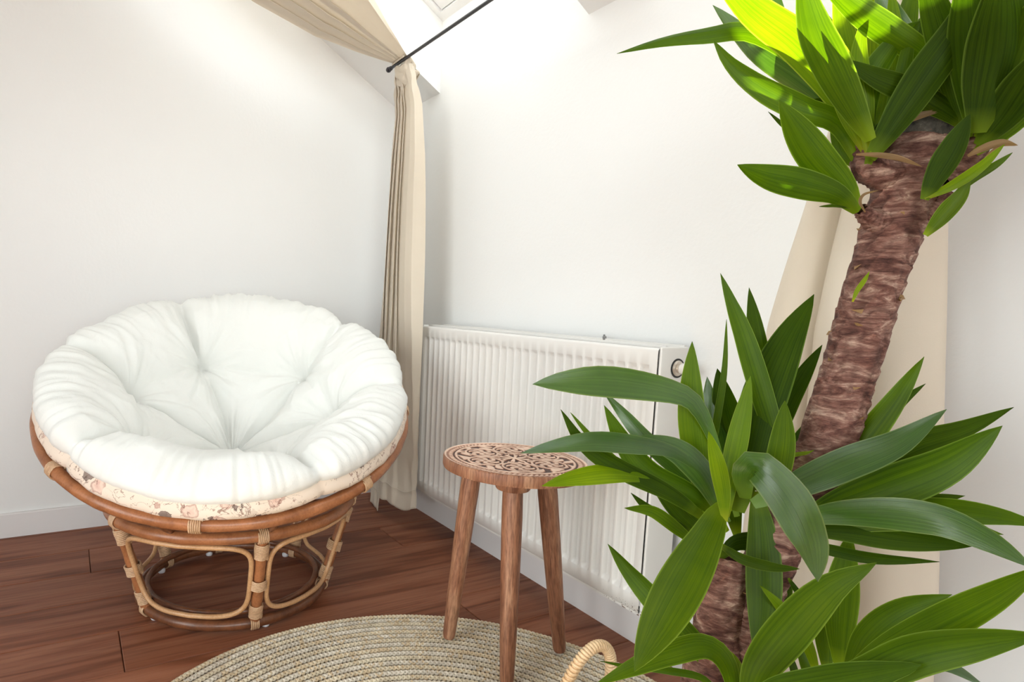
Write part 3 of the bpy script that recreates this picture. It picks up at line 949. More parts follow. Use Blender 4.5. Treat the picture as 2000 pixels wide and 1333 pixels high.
# ------------------------------------------------------------------ cushion
cu = tag(empty('seat_cushion', CC), 'big round tufted white cushion with floral underside lying in the rattan chair', 'cushion')
TUFT = [(0.0, 0.0)] + [(r * math.cos(math.radians(a)), r * math.sin(math.radians(a))) for r, a in
        ((.262, 110), (.275, 42), (.272, -6), (.255, -66), (.285, -139), (.275, 164))]
SEG = []
TA = [math.radians(a) for a in (110, 42, -6, -66, -139, 164)]
for (tx, ty) in TUFT[1:]:
    l = math.hypot(tx, ty)
    SEG.append(((tx, ty), (tx / l * .54, ty / l * .54), .058, 'r'))
    SEG.append(((0, 0), (tx, ty), .050, 'c'))
order = [1, 2, 3, 4, 5, 6]
for i in range(6):
    a = TUFT[order[i]]; b = TUFT[order[(i + 1) % 6]]
    SEG.append((a, b, .030, 't'))
def cush_disp(x, y):
    r = math.hypot(x, y)
    d = 0; dm_ = 1
    for (ax, ay), (bx_, by_), A, kd in SEG:
        ex, ey = bx_ - ax, by_ - ay
        t = max(0, min(1, ((x - ax) * ex + (y - ay) * ey) / (ex * ex + ey * ey)))
        # bend creases a little
        q = .016 * math.sin(t * PI) * math.sin(ax * 40 + by_ * 23)
        px_ = ax + ex * t - ey * q * 4; py_ = ay + ey * t + ex * q * 4
        dd = math.hypot(x - px_, y - py_)
        if kd == 'r': A_ = A * (1 - .55 * t)
        elif kd == 'c': A_ = A * (.55 + .45 * abs(2 * t - 1))
        else: A_ = A * (.3 + .7 * abs(2 * t - 1))
        d = max(d, A_ * math.exp(-dd / .024)); dm_ = min(dm_, dd)
    for (tx, ty) in TUFT:
        dd = math.hypot(x - tx, y - ty)
        d = max(d, .090 * math.exp(-dd / .040))
    # wrinkles fanning out of the tufts
    wv = 0
    for i, (tx, ty) in enumerate(TUFT):
        dx, dy = x - tx, y - ty; dd = math.hypot(dx, dy)
        if dd < .22:
            an = math.atan2(dy, dx)
            e_ = math.exp(-((dd - .06) / .08) ** 2)
            wv += .012 * nz(math.cos(an) * 3.2 + i * 7, math.sin(an) * 3.2, dd * 4) * e_ + .006 * nz(math.cos(an) * 8 + i * 5, math.sin(an) * 8, dd * 5) * e_
    return -d + wv + .022 * (1 - math.exp(-dm_ / .045)) * (1 - sstep(.40, .48, r))
PR = [(0, -.160), (.06, -.153), (.13, -.122), (.20, -.078), (.27, -.022), (.33, .030), (.385, .068), (.43, .088), (.460, .096), (.482, .088), (.492, .074), (.489, .062)]
PB = [(.489, .062), (.501, .046), (.500, .028), (.488, .0185), (.462, .014), (.43, -.02), (.38, -.085), (.30, -.150), (.2, -.200), (.1, -.222), (0, -.228)]
def prof_pts(pr, n):
    q = spline([Vector((a, 0, b)) for a, b in pr], n)
    return [(max(v_.x, 0), v_.z) for v_ in q]
def cush(pr, nr, nth, top, name, mt):
    pp = prof_pts(pr, nr)
    v, f, uv = [], [], []
    for j, (r, h) in enumerate(pp):
        a_ = pp[max(j - 1, 0)]; b_ = pp[min(j + 1, nr - 1)]
        tr_, th_ = b_[0] - a_[0], b_[1] - a_[1]; l = math.hypot(tr_, th_) or 1
        nr_, nw = -th_ / l, tr_ / l
        if not top: nr_, nw = -nr_ * -1, nw * -1
        for i in range(nth):
            t = 2 * PI * i / nth
            x_, y_ = r * math.cos(t), r * math.sin(t)
            rim = sstep(.36, .47, r)
            # outline: lobes between the radial creases
            lob = .008 * nz(math.cos(t) * 1.5, math.sin(t) * 1.5, 4.4) * rim
            dmin = min(abs((t - a + PI) % (2 * PI) - PI) for a in TA)
            lob -= .010 * math.exp(-dmin / .04) * rim
            if top:
                arc = j / nr
                d = cush_disp(x_, y_) * (1 - .35 * sstep(.44, .49, r)) + .010
                # gathers running over the edge
                g = nz(math.cos(t) * 26, math.sin(t) * 26, r * 3.0) * .0085 * sstep(.33, .46, r)
                g += nz(math.cos(t) * 60, math.sin(t) * 60, r * 4.0) * .0042 * sstep(.40, .48, r)
                g += .007 * (1 - 2 * abs(nz(x_ * 4 + .8 * nz(x_ * 5, y_ * 5, 1), y_ * 12 + 1.2 * nz(x_ * 3, y_ * 3, 6), 3.3))) + .012 * nz(x_ * 5, y_ * 5, 2.2) + .004 * nz(x_ * 15 + 4 * nz(x_ * 4, y_ * 4, 9), y_ * 9, 7)
                fade = sstep(1.0, .93, arc * 1.0) if arc > .93 else 1
                dd = (d + g) * (1 if j < nr - 1 else 1)
                edge_fade = 1 - .85 * sstep(.93, 1.0, j / (nr - 1))
                dd *= edge_fade
            else:
                q = j / (nr - 1)
                dd = (.005 * nz(math.cos(t) * 18, math.sin(t) * 18, r * 5) + .003) * sstep(0, .08, q)
            rr_ = (r + nr_ * dd + lob) * (1 - .03 * sstep(-.2, .9, math.cos(t)) - .022 * sstep(-.2, .9, -math.cos(t)))
            ww = h + nw * dd
            ww += (.012 * nz(math.cos(t) * 1.2 + 5, math.sin(t) * 1.2) + (.006 * nz(math.cos(t) * 7, math.sin(t) * 7, 8) if abs(h - .055) < .03 else 0)) * rim
            v.append(E1 * (rr_ * math.cos(t)) + E2 * (rr_ * math.sin(t)) + NN * ww)
    for j in range(nr - 1):
        for i in range(nth):
            k_ = (i + 1) % nth
            f.append((j * nth + i, (j + 1) * nth + i, (j + 1) * nth + k_, j * nth + k_))
    return obj(name, v, f, mt, cu)
cush(PR, 110, 480, True, 'cushion_top', M_cushion)
cush(PB, 50, 360, False, 'printed_underside', M_floral)
for i, (tx, ty) in enumerate(TUFT):
    rr_ = math.hypot(tx, ty)
    pp = prof_pts(PR, 60); hh = np.interp(rr_, [a for a, b in pp], [b for a, b in pp])
    mb = MB(); mb.lathe([(0, .004), (.005, .0035), (.007, 0), (.004, -.004), (0, -.004)], E1 * tx + E2 * ty + NN * (hh - .047), NN, 14)
    mb.build('tuft_button', M_cushion, cu)

# ------------------------------------------------------------------ rug
RC = (1.588, -.732); RRUG = .632
rug = tag(empty('jute_rug', (RC[0], RC[1], 0)), 'round braided jute rug in pale and golden rows under the stool', 'rug')
pitch = .0186
nrow = int(RRUG / pitch)
for k in range(nrow):
    r = RRUG - pitch * (k + .5)
    if r < .01: break
    per = max(4, int(round(2 * PI * r / .030)))
    S = 9
    n = per * S
    v, f, mi = [], [], []
    for st in range(3):
        ph0 = 2 * PI * st / 3
        base = len(v)
        for i in range(n):
            t = 2 * PI * i / n
            ph = per * t + ph0 + k * 1.3
            rr_ = r + .0046 * math.sin(ph) + .0011 * nz(t * 9, k)
            z = .0072 + .0022 * math.cos(2 * ph)
            c, s = math.cos(t), math.sin(t)
            th = .0040 + .0004 * nz(t * 40 * r, k * 3.1, st)
            for q in range(5):
                a = 2 * PI * q / 5 + .3
                v.append(((rr_ + th * math.cos(a)) * c, (rr_ + th * math.cos(a)) * s, z + th * math.sin(a)))
        for i in range(n):
            j = (i + 1) % n
            for q in range(5):
                l = (q + 1) % 5
                f.append((base + i * 5 + q, base + j * 5 + q, base + j * 5 + l, base + i * 5 + l))
                mi.append(1 if (nz(k * 1.7 + 3 + st * 5, i * .9 / S, 2) > .25 or (st == 1 and k % 4 == 0)) else (2 if k % 2 else 0))
    o = obj('braid_row', v, f, M_jute, rug, mi=mi)

# ------------------------------------------------------------------ stool
ST = Vector((1.2865, -.3688, 0)); SZ = .486; SR = .1585
stl = tag(empty('side_stool', (ST.x, ST.y, .012)), 'small three-legged wooden stool with carved round top on the jute rug', 'stool')
def relief(x, y):
    r = math.hypot(x, y) / SR; t = math.atan2(y, x)
    if r > .955: return 1.0 - .25 * (abs((t * 46 / PI) % 1 - .5) < .18) * (r < .985)
    if r > .925: return .45
    if r > .86: return .85 if ((t * 40 / PI + (r - .86) * 9) % 1) > .3 else .35
    if r > .835: return .1
    if r > .80: return 1.0
    h = .55 * 1.0
    # six medallions
    k = round(t / (PI / 3) - .5) ; tc = (k + .5) * PI / 3
    mx, my = .50 * math.cos(tc), .50 * math.sin(tc)
    ux, uy = x / SR - mx, y / SR - my
    d = math.hypot(ux, uy); ta = math.atan2(uy, ux)
    if d < .245:
        if d > .215: return 1.0
        if d > .19: return .1
        if d < .03: return .05
        if d < .07: return 1.0
        pet = math.cos(6 * ta + 4 * math.sin(d * 16)) 
        return .95 if pet > -.15 + 1.6 * (d - .1) else .12
    d0 = r
    if d0 < .20:
        if d0 < .05: return 1.0
        return .9 if math.cos(8 * t) > .1 + 2 * (d0 - .1) else .1
    # scrolling leaves between
    q = math.sin(r * 34 + 3.2 * math.sin(9 * t)) + math.sin(15 * t + 7 * r)
    return .9 if q > .1 else .12
nr_, nt_ = 150, 480
v, rel = [], []
for j in range(nr_):
    r = SR * (j / (nr_ - 1)) * .985
    for i in range(nt_):
        t = 2 * PI * i / nt_
        q = relief(r * math.cos(t), r * math.sin(t))
        rel.append(q); v.append([r * math.cos(t), r * math.sin(t), q])
A = np.array(rel).reshape(nr_, nt_)
for _ in range(1):
    A = (A * 2 + np.roll(A, 1, 1) + np.roll(A, -1, 1)) / 4
    B = A.copy(); B[1:-1] = (A[1:-1] * 2 + A[2:] + A[:-2]) / 4; A = B
rel = A.ravel().tolist()
zt_ = SZ - .012
v = [(a[0], a[1], zt_ - .0035 * (1 - q)) for a, q in zip(v, rel)]
f = [(j * nt_ + i, (j + 1) * nt_ + i, (j + 1) * nt_ + (i + 1) % nt_, j * nt_ + (i + 1) % nt_) for j in range(nr_ - 1) for i in range(nt_)]
top = obj('carved_top', v, f, M_carved, stl)
at = top.data.attributes.new('relief', 'FLOAT', 'POINT'); at.data.foreach_set('value', rel)
mb = MB()
mb.lathe([(SR * .985, zt_ - .0004), (SR * .995, zt_ - .002), (SR, zt_ - .005), (SR, zt_ - .021), (SR * .99, zt_ - .025), (0, zt_ - .025)], seg=96)
brd = mb.build('seat_board', M_mango, stl, sharp=40)
# the top sits a touch out of level
from mathutils import Quaternion
for o_ in (top, brd):
    q_ = Quaternion(Vector((-.946, -.326, 0)), .022)
    o_.rotation_euler = q_.to_euler(); o_.location = Vector((0, 0, SZ)) - q_ @ Vector((0, 0, SZ))
cen = Vector((0, 0, 0))
feet = [Vector((1.166, -.442, 0)), Vector((1.372, -.427, 0)), Vector((1.325, -.233, 0))]
tops = [Vector((1.2865 - .078, -.3688 - .055, 0)), Vector((1.340, -.413, 0)), Vector((1.308, -.296, 0))]
for i, (fp, tp) in enumerate(zip(feet, tops)):
    a = Vector((tp.x - ST.x, tp.y - ST.y, zt_ - .024 - (.022 if i == 1 else -.004)))
    b = Vector((fp.x - ST.x, fp.y - ST.y, .001))
    ax = (b - a); L = ax.length
    mb = MB()
    mb.lathe([(0, 0), (.0195, 0), (.0215, .01), (.0222, L * .15), (.0205, L * .45), (.0178, L * .75), (.0150, L * .965), (.0132, L * .985), (0, L * .99)], (0, 0, 0), (0, 0, -1), 28)
    o = mb.build('leg', M_mango, stl, sharp=50)
    o.location = a
    o.rotation_euler = (-ax).to_track_quat('Z', 'Y').to_euler()
    if i == 1:
        m2 = MB(); m2.lathe([(0, 0), (.037, 0), (.0375, -.003), (.037, -.020), (.035, -.023), (0, -.023)], (a.x, a.y, zt_ - .027), (0, 0, 1), 40)
        m2.build('mounting_block', M_mango, stl, sharp=40)

# ------------------------------------------------------------------ basket
BK = Vector((1.862, -.556, .012)); BR, BH = .178, .190
bk = tag(empty('wicker_basket', BK), 'pale wicker basket with wrapped ring handles holding the yucca, at bottom edge', 'basket')
mb = MB()
for j in range(13):
    z = .010 + j * .0144
    rr_ = BR * interp(z, [0, .05, .15, .23], [.90, .98, 1.0, .99])
    pts = [((rr_ + .004 * math.cos(18 * 2 * PI * i / 216 + PI * j)) * math.cos(2 * PI * i / 216), (rr_ + .004 * math.cos(18 * 2 * PI * i / 216 + PI * j)) * math.sin(2 * PI * i / 216), z) for i in range(216)]
    mb.tube(pts, .0078, 7, True, up=(0, 0, 1))
mb.build('woven_side', M_handle, bk)['kind'] = 'stuff'
mb = MB(); mb.lathe([(0, .004), (BR * .92, .004), (BR * .92, .012), (0, .012)], seg=48); mb.build('basket_base', M_handle, bk, sharp=40)
mb = MB(); mb.tube(circle((0, 0), BR, BH, 220), [.011 + .0018 * math.sin(i * PI / 2) for i in range(220)], 12, True, up=(0, 0, 1)); mb.build('rim', M_handle, bk)
def bhandle(a0, spread=.055, hh=.115, lean=.035):
    c = Vector((BR * math.cos(a0), BR * math.sin(a0), BH)); tg = Vector((-math.sin(a0), math.cos(a0), 0)); ou = Vector((math.cos(a0), math.sin(a0), 0))
    pts = []; n = 150
    for i in range(n):
        t = PI * i / (n - 1)
        h_ = math.sin(t)
        pts.append(c + tg * (spread * math.cos(t) * (1 + .12 * h_)) + Vector((0, 0, 1)) * (hh * h_ - .02) + ou * (lean * h_))
    mb = MB(); mb.tube(pts, .0062, 12)
    ho = mb.build('handle', M_handle, bk)
    cp = []; turns = 46; K = 12
    for i in range(turns * K + 1):
        u = i / (turns * K) * (n - 1); j = min(int(u), n - 2)
        p_ = pts[j].lerp(pts[j + 1], u - j); t = (pts[j + 1] - pts[j]).normalized()
        a = ou - t * ou.dot(t); a.normalize(); b = t.cross(a)
        an = 2 * PI * i / K
        cp.append(p_ + (a * math.cos(an) + b * math.sin(an)) * .0068)
    mb = MB(); mb.tube(cp, .0026, 6); mb.build('handle_wrap', M_handle, ho)
    return ho
bhandle(math.radians(175), .048, .132, -.030); bhandle(math.radians(-5), .048, .132, -.030)

# ------------------------------------------------------------------ yucca
yu = tag(empty('yucca_plant', (BK.x, BK.y, .026)), 'tall yucca with thick scaly brown trunks and long green blade leaves', 'plant')
YO = Vector((BK.x, BK.y, .026))
m_pot = simple('plastic_pot', (.05, .05, .05, 1), .5)
mb = MB(); mb.lathe([(0, .004), (.105, .004), (.130, .155), (.136, .155), (.136, .165), (.126, .165), (.102, .012)], seg=48); mb.build('pot', m_pot, yu, sharp=40)
m_soil, nt, p, o = mat('potting_soil'); p.inputs['Base Color'].default_value = (.03, .018, .012, 1); p.inputs['Roughness'].default_value = 1
bump(nt, p, noise_tex(nt, coords(nt), 90, 4), .9, .01)
mb = MB(); mb.lathe([(.127, .142), (.09, .148), (.04, .146), (0, .15)], seg=40); mb.build('soil', m_soil, yu)

def trunk(path, name, layers, seed=0, nseg=72, nlen=320, amp=.0034):
    """path: list of (photo x, photo y, depth, width in photo px)"""
    pts = spline([P(a, b, d) - YO for a, b, d, w_ in path], nlen)
    L = [0]
    for i in range(1, len(path)): L.append(L[-1] + (P(*path[i][:3]) - P(*path[i - 1][:3])).length)
    rs = [w_ * d / FPX / 2 for a, b, d, w_ in path]
    rs = [q / 1.08 for q in rs]
    v, rel = [], []
    nrm = None
    for j, p_ in enumerate(pts):
        t = (pts[min(j + 1, nlen - 1)] - pts[max(j - 1, 0)]).normalized()
        if nrm is None: nrm = Vector((1, 0, 0))
        nrm = (nrm - t * nrm.dot(t)).normalized(); bn = t.cross(nrm)
        s = j / (nlen - 1)
        r0 = float(np.interp(s * L[-1], L, rs))
        for k in range(nseg):
            a = 2 * PI * k / nseg
            ca, sa = math.cos(a), math.sin(a)
            ph = s * layers + 2.6 * nz(ca * .8 + seed, sa * .8, s * 6) + .16 * nz(ca * 3 + seed, sa * 3, s * 20)
            fr = ph - math.floor(ph)
            saw = fr ** 1.6                       # each leaf-scar layer flares out, then steps back in
            n1 = nz(ca * 3 + seed, sa * 3, s * 18)
            gate = .5 + .9 * nz(ca * 1.6 + seed * 2, sa * 1.6, s * 13 + 5)
            r = r0 + amp * (saw - .5) * max(.15, gate) + .0024 * n1 + .0010 * nz(ca * 7, sa * 7, s * 50)
            v.append(p_ + (nrm * ca + bn * sa) * r)
            rel.append(min(1, max(0, saw * .9 * max(.2, gate) + .3 * n1 + .1)))
    f = [(j * nseg + k, j * nseg + (k + 1) % nseg, (j + 1) * nseg + (k + 1) % nseg, (j + 1) * nseg + k) for j in range(nlen - 1) for k in range(nseg)]
    # rounded ends
    o = obj(name, v, f, M_bark, yu)
    at = o.data.attributes.new('relief', 'FLOAT', 'POINT'); at.data.foreach_set('value', rel)
    return o, pts, rs
D1 = .78
t1, tp1, tr1 = trunk([(1468, 1560, .82, 110), (1472, 1330, .82, 100), (1478, 1180, .82, 96), (1512, 1075, .81, 96), (1562, 985, .80, 98), (1596, 915, .79, 100), (1630, 820, .785, 102), (1694, 600, .78, 100), (1742, 450, .775, 108), (1780, 330, .77, 122), (1797, 280, .77, 122)], 'tall_trunk', 40, 1)
t1['label'] = 'leaning scaly brown trunk of the tall stem'
t2, tp2, tr2 = trunk([(1372, 1560, .83, 108), (1388, 1330, .83, 112), (1394, 1285, .83, 100), (1402, 1220, .83, 92), (1412, 1150, .83, 96), (1420, 1085, .83, 90)], 'short_trunk', 15, 5, nlen=140, amp=.0022)
t2['label'] = 'short upright brown trunk'
# sawn dark end of the tall trunk
axis = (tp1[-1] - tp1[-8]).normalized()
mb = MB(); rr_ = tr1[-1]
mb.lathe([(rr_ * 1.0, -.004), (rr_ * 1.02, .004), (rr_ * 1.0, .014), (rr_ * .93, .024), (rr_ * .72, .031), (rr_ * .4, .034), (0, .035)], tp1[-1], axis, 40)
mb.build('trunk_end', M_cut, yu)
# short side stems that carry the upper crowns
def stub(path, name='side_stem'):
    o, a, b = trunk(path, name, 7, len(path) * 3.1, nseg=36, nlen=50, amp=.0022); return o
stub([(1770, 350, .77, 90), (1725, 340, .765, 70), (1698, 325, .76, 62), (1692, 300, .76, 50), (1690, 270, .76, 40)])
stub([(1830, 345, .76, 80), (1868, 318, .75, 74), (1893, 285, .74, 70), (1903, 250, .735, 64), (1908, 215, .73, 56)])
stub([(1740, 445, .775, 90), (1700, 425, .765, 40), (1680, 408, .76, 26)])
stub([(1800, 420, .765, 70), (1835, 400, .75, 40), (1858, 375, .742, 26)])

def leaf(pts, wpx, kind, d0, d1, twist=0., vfold=.22, base=.30, peak=.50, name='leaf', n=22, dm=None):
    """pts: photo positions from base to tip; depth runs d0 -> d1; wpx: widest width in photo px"""
    if peak > .6: base = .16
    k = len(pts)
    L = [0]
    for i in range(1, k): L.append(L[-1] + math.hypot(pts[i][0] - pts[i - 1][0], pts[i][1] - pts[i - 1][1]))
    W = []
    for (a, b), l in zip(pts, L):
        q = l / L[-1]
        d = lerp(d0, d1, q)
        if dm is not None: d += (dm - (d0 + d1) / 2) * 4 * q * (1 - q)
        W.append(P(a, b, d) - YO)
    c = spline(W, n)
    v, uv = [], []
    wid = wpx * ((d0 + d1) / 2) / FPX
    cols = [-1, -.5, 0, .5, 1]
    for i in range(n):
        t = (c[min(i + 1, n - 1)] - c[max(i - 1, 0)]).normalized()
        wp = c[i] + YO
        view = (wp - CAM).normalized()
        s = t.cross(view)
        if s.length < .25:
            s = t.cross(U_) if s.length < .05 else s
        s.normalize()
        q = i / (n - 1)
        s = (Matrix.Rotation(twist * (.4 + .6 * q), 3, t) @ s)
        nn = s.cross(t).normalized()
        if q < peak: f_ = base + (1 - base) * (math.sin(q / peak * PI / 2) if peak < .6 else sstep(0, 1, q / peak) ** 1.7) * 1.0
        else: f_ = max(0, 1 - ((q - peak) / (1 - peak)) ** 1.9) ** .92
        wv = wid * f_ / 2 + .0002
        vf = vfold * (1 - .6 * q)
        for x_ in cols:
            v.append(c[i] + s * (x_ * wv * math.cos(vf)) + nn * (abs(x_) ** 1.3 * wv * vf) + nn * (.0015 * nz(q * 5, x_ * 2, wpx)))
            uv.append((x_ * .5 + .5, q))
    m_ = len(cols)
    f = [(i * m_ + j, i * m_ + j + 1, (i + 1) * m_ + j + 1, (i + 1) * m_ + j) for i in range(n - 1) for j in range(m_ - 1)]
    return obj(name, v, f, LEAF[kind], yu, uv=uv)

# lower crown on the short trunk ------------------------------------------------
LOW = [
 ([(1440,1010),(1408,900),(1366,800),(1320,766),(1205,746),(1110,745),(1040,751)], 56, 's', .82, .76, .25, .74),
 ([(1385,1010),(1366,920),(1352,820),(1350,740),(1352,667)], 50, 'm', .82, .80, .1),
 ([(1425,980),(1408,890),(1390,810),(1381,736)], 40, 's', .86, .88, -.1),
 ([(1448,960),(1440,880),(1418,800),(1401,720)], 52, 'd', .86, .87, .1),
 ([(1376,1010),(1380,930),(1400,820),(1415,720),(1419,624)], 13, 'm', .83, .86, .0),
 ([(1545,960),(1522,880),(1492,780),(1455,660),(1428,590),(1407,534)], 40, 'm', .80, .80, .2),
 ([(1490,960),(1492,860),(1486,750),(1476,650),(1463,562)], 44, 'd', .83, .86, .0),
 ([(1440,1000),(1462,900),(1490,780),(1535,670),(1590,575)], 78, 'd', .80, .82, -.15),
 ([(1480,960),(1500,880),(1535,790),(1570,730),(1606,674)], 40, 'd', .83, .85, .15),
 ([(1515,1000),(1518,930),(1528,860),(1533,783)], 46, 'm', .76, .74, .0),
 ([(1418,1010),(1424,940),(1442,850),(1466,735)], 38, 'b', .79, .79, .1),
 ([(1416,1020),(1412,960),(1400,900),(1384,843)], 30, 'b', .77, .76, .1),
 ([(1540,980),(1552,920),(1568,865),(1592,811)], 46, 'd', .80, .80, .1),
 ([(1400,980),(1340,930),(1265,862),(1220,812),(1176,762)], 30, 's', .85, .86, .2),
 ([(1405,1010),(1350,965),(1270,925),(1222,870),(1180,792)], 46, 'm', .81, .79, -.15),
 ([(1385,1020),(1310,965),(1210,915),(1140,868),(1095,800)], 36, 'd', .80, .78, .2),
 ([(1290,965),(1220,915),(1160,860),(1114,806)], 14, 'm', .82, .83, 0),
 ([(1425,1020),(1385,940),(1320,885),(1240,868),(1160,862),(1080,872),(1016,886)], 36, 's', .81, .74, .3, .65),
 ([(1410,1005),(1378,935),(1330,885),(1268,862),(1235,858)], 46, 's', .80, .78, -.2),
 ([(1345,985),(1280,940),(1200,925),(1120,934),(1058,950)], 36, 'b', .81, .76, .2, .62),
 ([(1365,1070),(1325,1035),(1275,1000),(1219,993)], 24, 'm', .82, .80, .2),
 ([(1360,1045),(1300,1012),(1262,990),(1232,963)], 18, 'd', .84, .85, .0),
 ([(1425,985),(1404,1000),(1378,1050),(1335,1130),(1290,1215),(1239,1312)], 86, 'm', .79, .58, .25),
 ([(1455,975),(1452,925),(1478,908),(1535,965),(1578,1050),(1597,1138)], 70, 's', .78, .50, -.3),
 ([(1478,960),(1490,1060),(1492,1180),(1480,1300)], 62, 'm', .80, .76, .1),
 ([(1500,1000),(1512,1090),(1516,1180),(1505,1290)], 54, 'd', .84, .84, -.1),
 ([(1545,1020),(1610,960),(1680,870),(1745,785),(1805,697)], 46, 'm', .79, .74, .1),
 ([(1570,1020),(1640,930),(1700,850),(1752,792),(1808,750)], 32, 'd', .80, .74, -.1),
 ([(1470,985),(1560,945),(1650,905),(1750,865),(1849,800)], 56, 's', .76, .68, .15),
 ([(1580,1000),(1680,925),(1780,868),(1880,838),(1980,796)], 46, 'd', .78, .69, -.1),
 ([(1560,1020),(1640,985),(1740,950),(1850,905),(1958,832)], 78, 'm', .76, .66, .15),
 ([(1600,1010),(1690,1000),(1790,980),(1885,969)], 34, 'd', .76, .70, .2),
 ([(1545,1020),(1620,1003),(1720,1000),(1830,1015),(1925,1055),(2020,1112)], 56, 's', .73, .52, .1),
 ([(1620,1015),(1740,1000),(1860,998),(1960,1010),(2040,1030)], 50, 'm', .76, .64, -.2),
 ([(1560,1035),(1660,1035),(1770,1050),(1900,1068)], 52, 'd', .77, .68, .1),
 ([(1545,1045),(1640,1022),(1740,1012),(1850,1020),(1960,1045)], 46, 'm', .78, .66, -.1),
 ([(1500,1050),(1600,1070),(1700,1090),(1835,1098)], 22, 'd', .79, .72, .3),
 ([(1400,1060),(1450,1092),(1510,1108),(1562,1112)], 20, 'd', .77, .74, .3),
 ([(1405,1090),(1440,1060),(1500,1060),(1560,1075)], 34, 'd', .82, .84, .2),
 ([(1400,1060),(1345,1015),(1300,960),(1262,905)], 40, 'd', .84, .86, -.1),
 ([(1420,1040),(1380,990),(1335,955),(1300,900)], 38, 'm', .85, .87, .1),
 ([(1520,1040),(1560,1000),(1600,960),(1640,905)], 44, 'd', .84, .86, .1),
 ([(1440,1050),(1430,980),(1440,910),(1470,850)], 40, 'd', .87, .88, .1),
 ([(1470,1050),(1500,980),(1530,920),(1545,860)], 46, 'd', .86, .88, .1),
 ([(1395,1100),(1388,1060),(1396,1020),(1412,980)], 26, 'b', .80, .80, .1),
 ([(1540,905),(1550,890),(1575,885),(1590,880)], 7, 'b', .78, .77, .1),
 ([(1665,590),(1674,568),(1690,545),(1698,530)], 8, 'b', .745, .735, .2),
]
# lowest crown, rooted near the basket -----------------------------------------
BOT = [
 ([(1452,1370),(1380,1282),(1300,1198),(1230,1120),(1187,1063)], 46, 'm', .80, .84, .1),
 ([(1440,1390),(1422,1300),(1378,1262),(1310,1275),(1245,1300),(1160,1340)], 44, 'm', .76, .68, .3),
 ([(1420,1400),(1380,1330),(1300,1310),(1230,1303),(1172,1292)], 13, 'm', .76, .74, .1),
 ([(1455,1400),(1480,1310),(1545,1225),(1620,1150),(1712,1100)], 74, 'm', .74, .62, .15),
 ([(1600,1330),(1575,1255),(1530,1192),(1484,1144)], 24, 'b', .78, .76, .1),
 ([(1640,1310),(1640,1220),(1646,1140),(1660,1040)], 56, 'm', .79, .78, .1),
 ([(1616,1320),(1612,1260),(1608,1200),(1600,1140)], 34, 'm', .82, .83, .1),
 ([(1650,1330),(1690,1245),(1760,1190),(1860,1162)], 44, 'm', .74, .66, .2),
 ([(1640,1330),(1730,1270),(1840,1215),(1940,1165),(2040,1105)], 62, 'm', .72, .56, .2),
 ([(1560,1350),(1680,1320),(1790,1278),(1900,1258),(2040,1240)], 72, 'm', .68, .54, .2),
 ([(1700,1330),(1780,1292),(1850,1300),(1930,1345)], 24, 's', .74, .70, .2),
 ([(1488,1370),(1498,1330),(1512,1308),(1531,1288)], 34, 'd', .76, .75, .1),
 ([(1545,1390),(1556,1340),(1545,1290),(1528,1254)], 14, 'd', .78, .80, .1),
 ([(1470,1400),(1500,1355),(1600,1335),(1740,1310),(1800,1300)], 60, 'm', .66, .60, .1),
 ([(1500,1400),(1450,1340),(1432,1290),(1404,1262)], 26, 'b', .74, .76, .1),
 ([(1600,1400),(1590,1330),(1570,1280),(1555,1250)], 30, 'm', .80, .82, .1),
 ([(1540,1130),(1560,1160),(1574,1180)], 10, 'd', .78, .78, .1),
]
